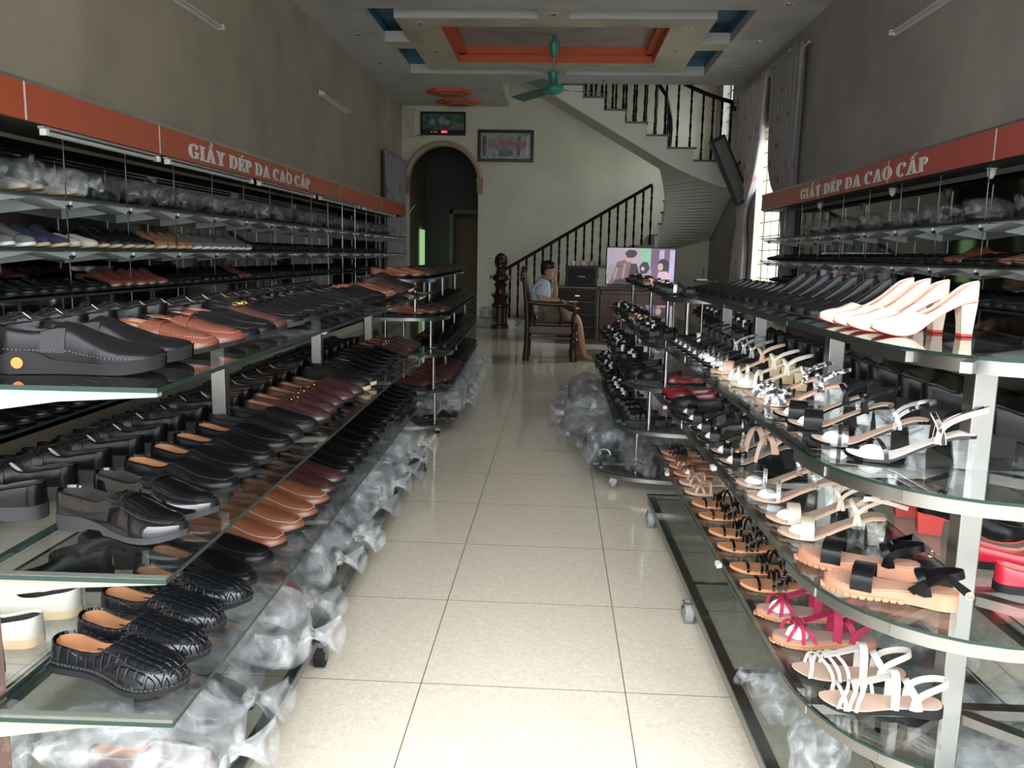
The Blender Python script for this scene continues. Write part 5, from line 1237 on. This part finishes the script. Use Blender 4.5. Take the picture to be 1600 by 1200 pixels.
# ---- rear right rack
seqRR = {0: ['slide_black']*2+['slide']*5+['slide_brown']*5+['slide']*12, 1: ['slide']*8+['slide_brown']*4+['slide']*12, 2: ['flat_maroon']+['flat_black']*5+['slide']*18, 3: ['slide_black']*3+['slide']*24}
tl = [(1.07,.38),(.82,.28),(.59,.20),(.355,.14)]
for k, (z, v) in enumerate(tl):
    for i in range(24):
        key = seqRR[k][i]; u = .2+i*.138+jit(.02); vv = v+(.16 if i == 0 else .07 if i == 1 else 0)+jit(.035)
        if key == 'slide' and random.random() < .35: key = 'slide_black'
        put(key, (.22+vv, 4.35+u), z, (180-8)*D+jit(.16), '%s, %s from its near end, far right rack %s shelf' % (STY[key]['phrase'], ordn(i+1), tnn[k]), 'shoes on the far right rack %s shelf' % tnn[k], full=False, mirror=i % 2 == 1)
for k in (1, 2):
    for i in range(14):
        put('slide' if k == 1 and i % 5 < 3 else 'slide_black', (.22+.95, 4.65+i*.2), tl[k][0], (180-20)*D+jit(.1), '%s, %s in the inner row, far right rack %s shelf' % (STY['slide' if k == 1 and i % 5 < 3 else 'slide_black']['phrase'], ordn(i+1), tnn[k]), 'shoes on the far right rack inner row %s shelf' % tnn[k], full=False)
# ---- wall shelves
def wall_row(side, xfront, z, y0, n, pitch, seq, sname, wname, z_off=.012):
    for i in range(n):
        key = seq(i); hd = (-8*D if side < 0 else (180+8)*D-16*D)+jit(.06)
        put(key, (xfront+side*.02+jit(.008), y0+i*pitch), z+z_off, hd, '%s, %s from the entrance, %s shelf, %s wall' % (STY[key]['phrase'], ordn(i+1), sname, wname), '%s wall shoes on the %s shelf' % (wname, sname), full=False, mirror=i % 2 == 1)
def seq2(i): return (['derby_grey']*4+['derby_navy']*2+['slip_cream']*2+['derby_crepe']*5+['derby_camel']*4+['derby_grey']*8+['loafer_dark']*100)[i]
wall_row(-1, -2.42, 1.25, 3.40, 62, .132, seq2, 'second', 'left')
wall_row(-1, -2.42, 1.02, 3.40, 62, .132, lambda i: (['loafer']*9+['derby_brown']*5+['loafer']*4+['derby']*5+['derby_brown']*2+['loafer_dark']*90)[i], 'third', 'left')
wall_row(-1, -2.42, .43, 1.9, 26, .15, lambda i: (['penny_black']*6+['derby_brown']*4+['loafer']*30)[i], 'fifth', 'left')
wall_row(-1, -2.42, .14, 1.9, 26, .15, lambda i: (['loafer']*8+['derby_brown']*2+['derby']*30)[i], 'bottom', 'left')
wall_row(-1, -2.42, .72, 2.1, 30, .15, lambda i: (['derby_brown']*4+['penny_black']*4+['derby_brown']*3+['penny_black']*30)[i], 'fourth', 'left')
wall_row(1, 2.34, 1.25, 4.25, 42, .132, lambda i: (['loafer_brown']*4+['loafer']*3+['derby_brown']*2+['loafer_dark']*90)[i], 'second', 'right')
wall_row(1, 2.34, 1.02, 4.0, 40, .14, lambda i: 'loafer_dark', 'third', 'right')
wall_row(1, 2.34, .72, 4.0, 36, .15, lambda i: (['flat_black']*10+['slide_pink']*14+['flat_black']*20)[i], 'lowest', 'right')
# ================================================================== BAGGED SHOES
def bag_mesh(seed, sx, sy, sz, m, knot=True):
    noise.seed_set(seed); mb = MB(); rows = []; NU, NV = 30, 40; off = Vector((seed*3.1, seed*1.7, 0))
    for i in range(NU+1):
        a = pi*i/NU; row = []
        for k in range(NV):
            b = 2*pi*k/NV; e = .62
            cx_ = cos(a); r = sin(a); cb, sb = cos(b), sin(b)
            X = sx*(abs(cx_)**e)*(1 if cx_ > 0 else -1); Y = sy*(r**e)*(abs(cb)**e)*(1 if cb > 0 else -1); Z = sz*(r**e)*(abs(sb)**e)*(1 if sb > 0 else -1)
            p = Vector((X, Y, Z)); d = noise.noise(p*9+off)*.040+noise.noise(p*24+off)*.010
            f = abs(noise.noise(p*14+off*2))*.03
            n_ = p.normalized(); p = p+n_*(d-f)
            if i < 4 and knot: p.y *= .25+.18*i; p.z *= .25+.18*i
            p.z = max(p.z, -sz*.92); row.append(p+Vector((0, 0, sz*.92)))
        rows.append(row)
    mb.grid(rows, True)
    if knot:
        rr = []
        for i in range(7):
            u = i/6; rad_ = .012+.045*u*u+.004*(i == 0)*4
            rr.append([(sx*.97+.075*u, rad_*cos(2*pi*k/20)*(1+.35*sin(5*k)), sz*.92+rad_*sin(2*pi*k/20)*(1+.35*cos(7*k))+.01*u) for k in range(20)])
        mb.grid(rr, True)
    return mb.mesh('plastic_bag', m, 'all')
BM = [bag_mesh(k+1, .17, .105, .095, BAG if k % 2 else BAGW) for k in range(5)]
BMD = [bag_mesh(k+11, .17, .105, .095, BAGD) for k in range(4)]
def bagged(x, y, z, rz, i, label, group, keys, sc=1.0, inner=True, inner_label='', dark=False):
    o = link('plastic_bag', BMD[i % 4] if dark else BM[i % 5]); o.location = (x, y, z+.002); o.rotation_euler = (0, 0, rz); o.scale = (sc, sc, sc); tag(o, label, 'plastic bag', group)
    if inner:
        for j, key in enumerate(keys):
            L = STY[key]['L']*.92*min(1, sc)
            px, py = x-.5*L*cos(rz)+(j-.5)*.09*sc*-sin(rz), y-.5*L*sin(rz)+(j-.5)*.09*sc*cos(rz)
            put(key, None, z+.018, rz, inner_label % ['first', 'second'][j], group+' contents', full=False, scale=.92*min(1, sc), heel=(px, py))
ks = ['loafer_maroon','loafer','loafer','derby_brown','loafer','penny_black','loafer','loafer_dark','loafer','loafer']
for i in range(11):
    u = .16+i*.30; p = Lp(u, .15+jit(.03))
    bagged(p[0], p[1], .12, -12*D+jit(.35), i, 'clear plastic bag of shoes, %s from the near end on the left rack bottom tray' % ordn(i+1), 'bagged shoes on the left rack tray', [ks[i % 10]]*2, 1.08+jit(.08), True, '%s'+' shoe inside the %s bag on the left rack bottom tray' % ordn(i+1))
for i in range(7):
    p = Lp(.2+i*.5, .57)
    bagged(p[0], p[1], .12, 20*D+jit(.5), i+2, 'plastic bag in the inner row, %s from the near end, left rack tray' % ordn(i+1), 'bagged shoes on the left rack tray', [], .85, False)
for i in range(10):
    p = LBp(.22+i*.32, .13 if i else .28)
    bagged(p[0], p[1], .085, -20*D+jit(.5), i+1, 'crumpled bag of dark shoes, %s from the near end, far left rack tray' % ordn(i+1), 'bagged shoes on the far left rack tray', ['loafer']*2, 1.05, i < 7, '%s'+' shoe inside the %s bag on the far left rack tray' % ordn(i+1))
for i, (x, y, a) in enumerate([(.52,4.52,-100),(.36,4.72,-130),(.28,5.02,-170),(.24,5.34,170),(.25,5.7,190),(.27,6.05,175),(.30,6.45,170),(.62,4.9,60),(.5,5.3,20),(.30,6.85,185)]):
    bagged(x, y, .10, a*D, i, 'crumpled plastic bag of black sandals, %s from the near end, far right rack tray' % ordn(i+1), 'bagged shoes on the far right rack tray', ['slide', 'flat_black'], 1.12, True, '%s'+' shoe inside the %s bag on the far right rack tray' % ordn(i+1), dark=i % 3 != 1)
for i, (x, y, a, s2) in enumerate([(.60,2.02,120,.55),(.63,1.78,60,.62),(.92,1.92,-40,.9),(1.0,1.62,-20,.95),(1.05,2.25,10,.95),(.95,2.7,30,.9),(1.1,1.95,200,.8)]):
    bagged(x, y, .116, a*D, i+1, ['small empty clear plastic bag on the right rack tray edge nearer the casters','small crumpled clear bag on the right rack tray below the magenta sandals','bag of grey shoes on the right rack tray beside the front post','bag of dark shoes on the right rack tray nearest the camera','bag of dark shoes on the right rack tray behind the front post','bag of dark shoes on the right rack tray farthest back','tied bag of dark shoes on the right rack tray nearest the wall'][i], 'plastic bags on the right rack tray', ['flat_black']*2, s2, i > 1, '%s'+' dark shoe in the %s bag on the right rack tray' % ordn(i+1))
for i in range(26):
    bagged(-2.62, 3.62+i*.35, 1.515, jit(.3) if i % 3 else 90*D, i, 'plastic wrapped shoes, %s bag from the entrance on the left wall top shelf' % ordn(i+1), 'bagged shoes on the left wall top shelf', (['slip_cream']*2 if i < 3 else ['loafer_dark']*2), .88, True, '%s'+' shoe in the %s bag on the left wall top shelf' % ordn(i+1), dark=i >= 3)
for i in range(7):
    bagged(2.53, 4.55+i*.62 if i else 4.45, 1.515, (150 if i else 180)*D+jit(.2), i+1, 'plastic wrapped shoes, %s bag from the entrance on the right wall top shelf' % ordn(i+1), 'bagged shoes on the right wall top shelf', ['loafer_maroon' if i == 1 else 'loafer_dark']*2, .8, True, '%s'+' shoe in the %s bag on the right wall top shelf' % ordn(i+1), dark=i > 0)
# bundle of bags beside the newel
for i, (x, y, z) in enumerate([(-1.22,14.35,0),(-1.18,14.3,.17),(-.62,14.5,0)]):
    bagged(x, y, z, i*1.3, i, ['dark plastic bundle on the floor left of the newel post','dark plastic bundle stacked on another left of the newel post','dark plastic bundle on the floor right of the newel post'][i], 'bundles by the newel post', [], 1.15, False, dark=True)

# ================================================================== ARMCHAIR
AC = thing('wooden_armchair', 'dark carved hardwood armchair standing in the aisle seen from its side', 'chair', (-.06, 10.32, 0))
W2_ = .27   # half width in y
def sw(mb, pts, wx, wy):
    for a_, b_ in zip(pts, pts[1:]): mb.bar(a_, b_, wx, wy, (0,1,0))
    return mb
for sg in (-1, 1):
    y = sg*W2_
    mb = MB().tube([(-.30,y,0),(-.29,y,.2),(-.285,y,.45),(-.30,y,.7),(-.33,y,.95),(-.36,y,1.06)], [.042,.038,.036,.034,.03,.03], 10); mb.obj('rear_leg', wood, AC, smooth='auto')
    MB().lathe([(.05,0),(.05,.10),(.04,.12),(.042,.2),(.055,.22),(.055,.26),(.035,.29),(.045,.33),(.03,.36),(.042,.40),(.042,.46)], (.28,y,0), 14).obj('front_leg', wood, AC, smooth='auto')
    MB().tube([(-.30,y,.72),(-.15,y,.70),(.05,y,.69),(.20,y,.70),(.27,y,.67),(.285,y,.60),(.26,y,.53),(.275,y,.47)], [.025,.027,.027,.028,.03,.026,.022,.025], 10).obj('armrest', wood, AC, smooth='auto')
    MB().box(-.27,y-.02,.34,.25,y+.02,.43).box(-.27,y-.015,.27,.25,y+.015,.30).obj('side_apron', wood, AC, bevel=.006)
    MB().tube([(-.20,y,.43),(-.22,y,.55),(-.245,y,.69)], .018, 8).tube([(.1,y,.43),(.12,y,.56),(.08,y,.69)], .014, 8).obj('arm_spindle', wood, AC, smooth='auto')
MB().box(-.28,-.27,.43,.30,.27,.465).obj('seat', wood, AC, bevel=.01)
mb = MB(); mb.box(-.315,-.25,.50,-.285,.25,.56).box(-.34,-.13,.56,-.31,.13,.97); mb.obj('backrest', wood, AC, bevel=.008)
mb = MB(); mb.prism([(-.30,.96),(.30,.96),(.32,1.02),(.2,1.09),(.1,1.08),(0,1.14),(-.1,1.08),(-.2,1.09),(-.32,1.02)], -.385, -.335, 'x'); mb.obj('crest_rail', wood, AC, bevel=.01)
# ================================================================== SEATED MAN
def skinned(name, verts, edges, radii, m, parent, sub=2):
    me = bpy.data.meshes.new(name); me.from_pydata(verts, edges, []); me.materials.append(m)
    o = link(name, me, parent); me.skin_vertices or None
    s1 = o.modifiers.new('skin', 'SKIN'); s1.use_smooth_shade = True
    sv = me.skin_vertices[0].data
    for i, r in enumerate(radii): sv[i].radius = r if isinstance(r, tuple) else (r, r); sv[i].use_root = (i == 0)
    s2 = o.modifiers.new('sub', 'SUBSURF'); s2.levels = sub; s2.render_levels = sub
    return o
MAN = thing('person', 'seated man in pale blue short sleeved shirt and brown shorts, cheek resting on hand', 'person', (-.20, 10.32, 0))
# local: +x forward (facing right), y lateral (-y towards the camera)
shirtm = mat('pale_blue_shirt', (.40, .47, .54), .8, bump=('noise', 25, .4)); shorts = mat('brown_shorts', (.11, .085, .06), .85, bump=('noise', 25, .4))
V = [(0,0,.56),(-.005,0,.68),(.0,0,.82),(.03,0,.94),(.055,0,1.0)]          # pelvis .. neck
R_ = [(.12,.12),(.12,.11),(.14,.105),(.085,.075),(.055,.05)]
E_ = [(0,1),(1,2),(2,3),(3,4)]
def chain(pts, rs, root):
    prev = root
    for p, r in zip(pts, rs):
        V.append(p); R_.append(r); E_.append((prev, len(V)-1)); prev = len(V)-1
    return prev
# legs
kn = []
for sg in (-1, 1):
    a = chain([(.10,sg*.10,.535),(.28,sg*.12,.535),(.45,sg*.13,.53),(.475,sg*.13,.44),(.50,sg*.13,.30),(.55,sg*.13,.10),(.57,sg*.13,.05),(.66,sg*.135,.03),(.73,sg*.14,.022)] if sg < 0 else [(.10,sg*.10,.53),(.28,sg*.12,.53),(.44,sg*.13,.52),(.46,sg*.13,.44),(.47,sg*.13,.30),(.49,sg*.13,.10),(.51,sg*.13,.05),(.60,sg*.135,.03),(.67,sg*.14,.022)],
              [.085,.075,.058,.052,.052,.034,.035,.03,.022], 0)
# arms: near arm rests on the armrest, far arm bends up to the cheek
chain([(.02,-.17,.90),(-.01,-.225,.80),(.0,-.245,.745),(.10,-.255,.742),(.21,-.25,.742),(.24,-.25,.742)], [.052,.044,.038,.036,.026,.024], 3)
chain([(.03,.16,.90),(.10,.20,.80),(.17,.19,.715),(.185,.14,.82),(.175,.09,.93),(.170,.078,.96)], [.052,.043,.036,.034,.026,.024], 3)
body = skinned('body', V, E_, R_, skin, MAN)
# shirt: its own slightly larger surface on torso and upper arms
V = [(0,0,.52),(-.01,0,.70),(.0,0,.83),(.025,0,.935),(.045,0,.975)]; R_ = [(.175,.165),(.16,.15),(.17,.14),(.125,.11),(.072,.068)]; E_ = [(0,1),(1,2),(2,3),(3,4)]
chain([(.02,-.165,.905),(.0,-.222,.82),(-.004,-.235,.775)], [.078,.070,.064], 3); chain([(.03,.165,.905),(.085,.20,.825),(.11,.20,.79)], [.078,.070,.062], 3)
skinned('shirt', V, E_, R_, shirtm, MAN)
MB().grid([[(.03+.068*cos(2*pi*k/16)+dx, .068*sin(2*pi*k/16), z+.02*cos(2*pi*k/16)*-1) for k in range(16)] for z, dx in ((.955,.0),(.99,.006),(.985,.016))], True).obj('collar', shirtm, MAN, smooth='all')
V = [(0,0,.56)]; R_ = [(.175,.165)]; E_ = []
chain([(.09,-.11,.545),(.25,-.125,.54),(.36,-.13,.53)], [.12,.108,.092], 0); chain([(.09,.11,.54),(.25,.125,.535),(.36,.13,.525)], [.12,.108,.092], 0)
skinned('shorts', V, E_, R_, shorts, MAN)
# head: sculpted rings (z levels), face towards +x

def headmesh():
    mb = MB(); rows = []
    # level: z, half depth front, half depth back, half width
    lv = [(-.118,.030,.035,.028),(-.108,.058,.045,.042),(-.095,.072,.055,.050),(-.075,.077,.065,.059),(-.05,.079,.078,.065),(-.025,.080,.088,.070),(0,.081,.093,.073),(.025,.083,.096,.075),(.05,.082,.096,.075),(.075,.073,.088,.068),(.095,.055,.068,.052),(.108,.030,.038,.028),(.112,.004,.004,.004)]
    N = 28
    for z, f, b, w_ in lv:
        row = []
        for k in range(N):
            a = 2*pi*k/N; c, s2 = cos(a), sin(a); x = (f if c > 0 else b)*(abs(c)**.9)*(1 if c > 0 else -1); y = w_*s2
            face = max(0, c)**6
            if -.05 < z < .03: x -= .010*max(0, c)*(abs(s2) > .25)*(abs(s2) < .75)*(z > -.0)
            row.append((x, y, z))
        rows.append(row)
    mb.grid(rows, True); mb.f.append(tuple(range(N))[::-1]); mb.mi.append(0)
    # nose, brow, lips, ears
    mb.grid([[(.078,-.006,.012),(.082,0,.014),(.078,.006,.012)],[(.080,-.009,-.01),(.092,0,-.008),(.080,.009,-.01)],[(.078,-.016,-.034),(.103,0,-.032),(.078,.016,-.034)],[(.075,-.013,-.042),(.090,0,-.043),(.075,.013,-.042)]])
    mb.grid([[(.074,-.024,-.062),(.080,-.012,-.060),(.083,0,-.060),(.080,.012,-.060),(.074,.024,-.062)],[(.078,-.020,-.067),(.086,-.01,-.067),(.089,0,-.067),(.086,.01,-.067),(.078,.02,-.067)],[(.074,-.02,-.075),(.081,-.01,-.076),(.084,0,-.077),(.081,.01,-.076),(.074,.02,-.075)]])
    for sg in (-1, 1):
        mb.tube([(-.004+.018*cos(a), sg*(.073+.007*abs(sin(a))), -.012+.030*sin(a)) for a in [2*pi*k/12 for k in range(12)]], .006, 6, True)
        mb.lathe([(.014,-.003),(.010,.004)], (-.002, sg*.074, -.012), 10, 'y')
        mb.tube([(.080,sg*.012,.022),(.080,sg*.030,.027),(.070,sg*.045,.020)], .005, 6)
    return mb
hd = headmesh().obj('head', skin, body, smooth='auto'); hd.location = (.085, 0, 1.09); hd.rotation_euler = (rad(6), rad(10), rad(-8))
ey = MB()
for sg in (-1, 1): ey.tube([(.076,sg*.018,.008),(.078,sg*.028,.009),(.072,sg*.038,.006)], .0035, 6)
ey.obj('eyes', hairm, hd)
mb = MB(); rows = []
N = 28
for z, r_ in ((-.055,1.05),(-.02,1.06),(.02,1.07),(.05,1.08),(.08,1.10),(.105,1.05),(.122,.6),(.128,.05)):
    row = []
    ff, bb, ww = {-.055:(.0,.080,.066),-.02:(.0,.090,.071),.02:(.02,.096,.075),.05:(.083,.098,.077),.08:(.080,.092,.073),.105:(.062,.072,.058),.122:(.045,.05,.045),.128:(.02,.02,.02)}[z]
    for k in range(N):
        a = 2*pi*k/N; c, s2 = cos(a), sin(a)
        if z < .045 and c > .0: c = -.02; s2 = (1 if s2 > 0 else -1)
        row.append(((ff if c > 0 else bb)*r_*c, ww*r_*s2, z))
    rows.append(row)
mb.grid(rows, True).obj('hair', hairm, hd, smooth='auto')
# hands
def hand(loc, rot, curl, mir=1):
    V = [(0,0,0),(.035,0,0),(.07,.0,0)]; R_ = [(.026,.018),(.034,.016),(.036,.014)]; E_ = [(0,1),(1,2)]
    o = skinned('palm', V, E_, R_, skin, body, 1); o.name = 'hand'; o.location = loc; o.rotation_euler = rot
    for k, (yy, ln) in enumerate(((-.028,.062),(-.009,.074),(.010,.070),(.028,.055))):
        P = [(.075,yy,0)]; a = 0
        for sg in range(3):
            a += curl; q = P[-1]; P.append((q[0]+ln/3*cos(a), q[1], q[2]-ln/3*sin(a)))
        f = MB().tube(P, [.0095,.009,.008,.0065], 8).obj('finger', skin, o, smooth='auto')
    MB().tube([(.02,-.03*mir,0),(.045,-.05*mir,-.008),(.068,-.055*mir,-.02)], [.012,.010,.008], 8).obj('thumb', skin, o, smooth='auto')
    return o
hand((.25,-.25,.735), (0, rad(8), 0), rad(16))
hand((.165,.078,.965), (0, rad(-82), rad(-10)), rad(12), -1)
MB().tube([(.178+.028*cos(a), .088+.028*sin(a), .935) for a in [2*pi*k/14 for k in range(14)]], .006, 6, True).obj('wristwatch', gold, MAN, smooth='auto')
for sg in (-1, 1):
    x = .73 if sg < 0 else .67
    for k in range(5): MB().tube([(x-.005,sg*.14+(k-2)*.014,.018),(x+.020-.004*abs(k-1),sg*.14+(k-2)*.015,.012)], [.010,.008], 8).obj('toe', skin, body, smooth='auto')
tag(MB().box(-.05,-.03,0,.05,.03,.008).obj('notepad', paper, loc=(.20, 10.07, .725), bevel=.002), 'small white folded paper lying on the near armrest', 'paper')
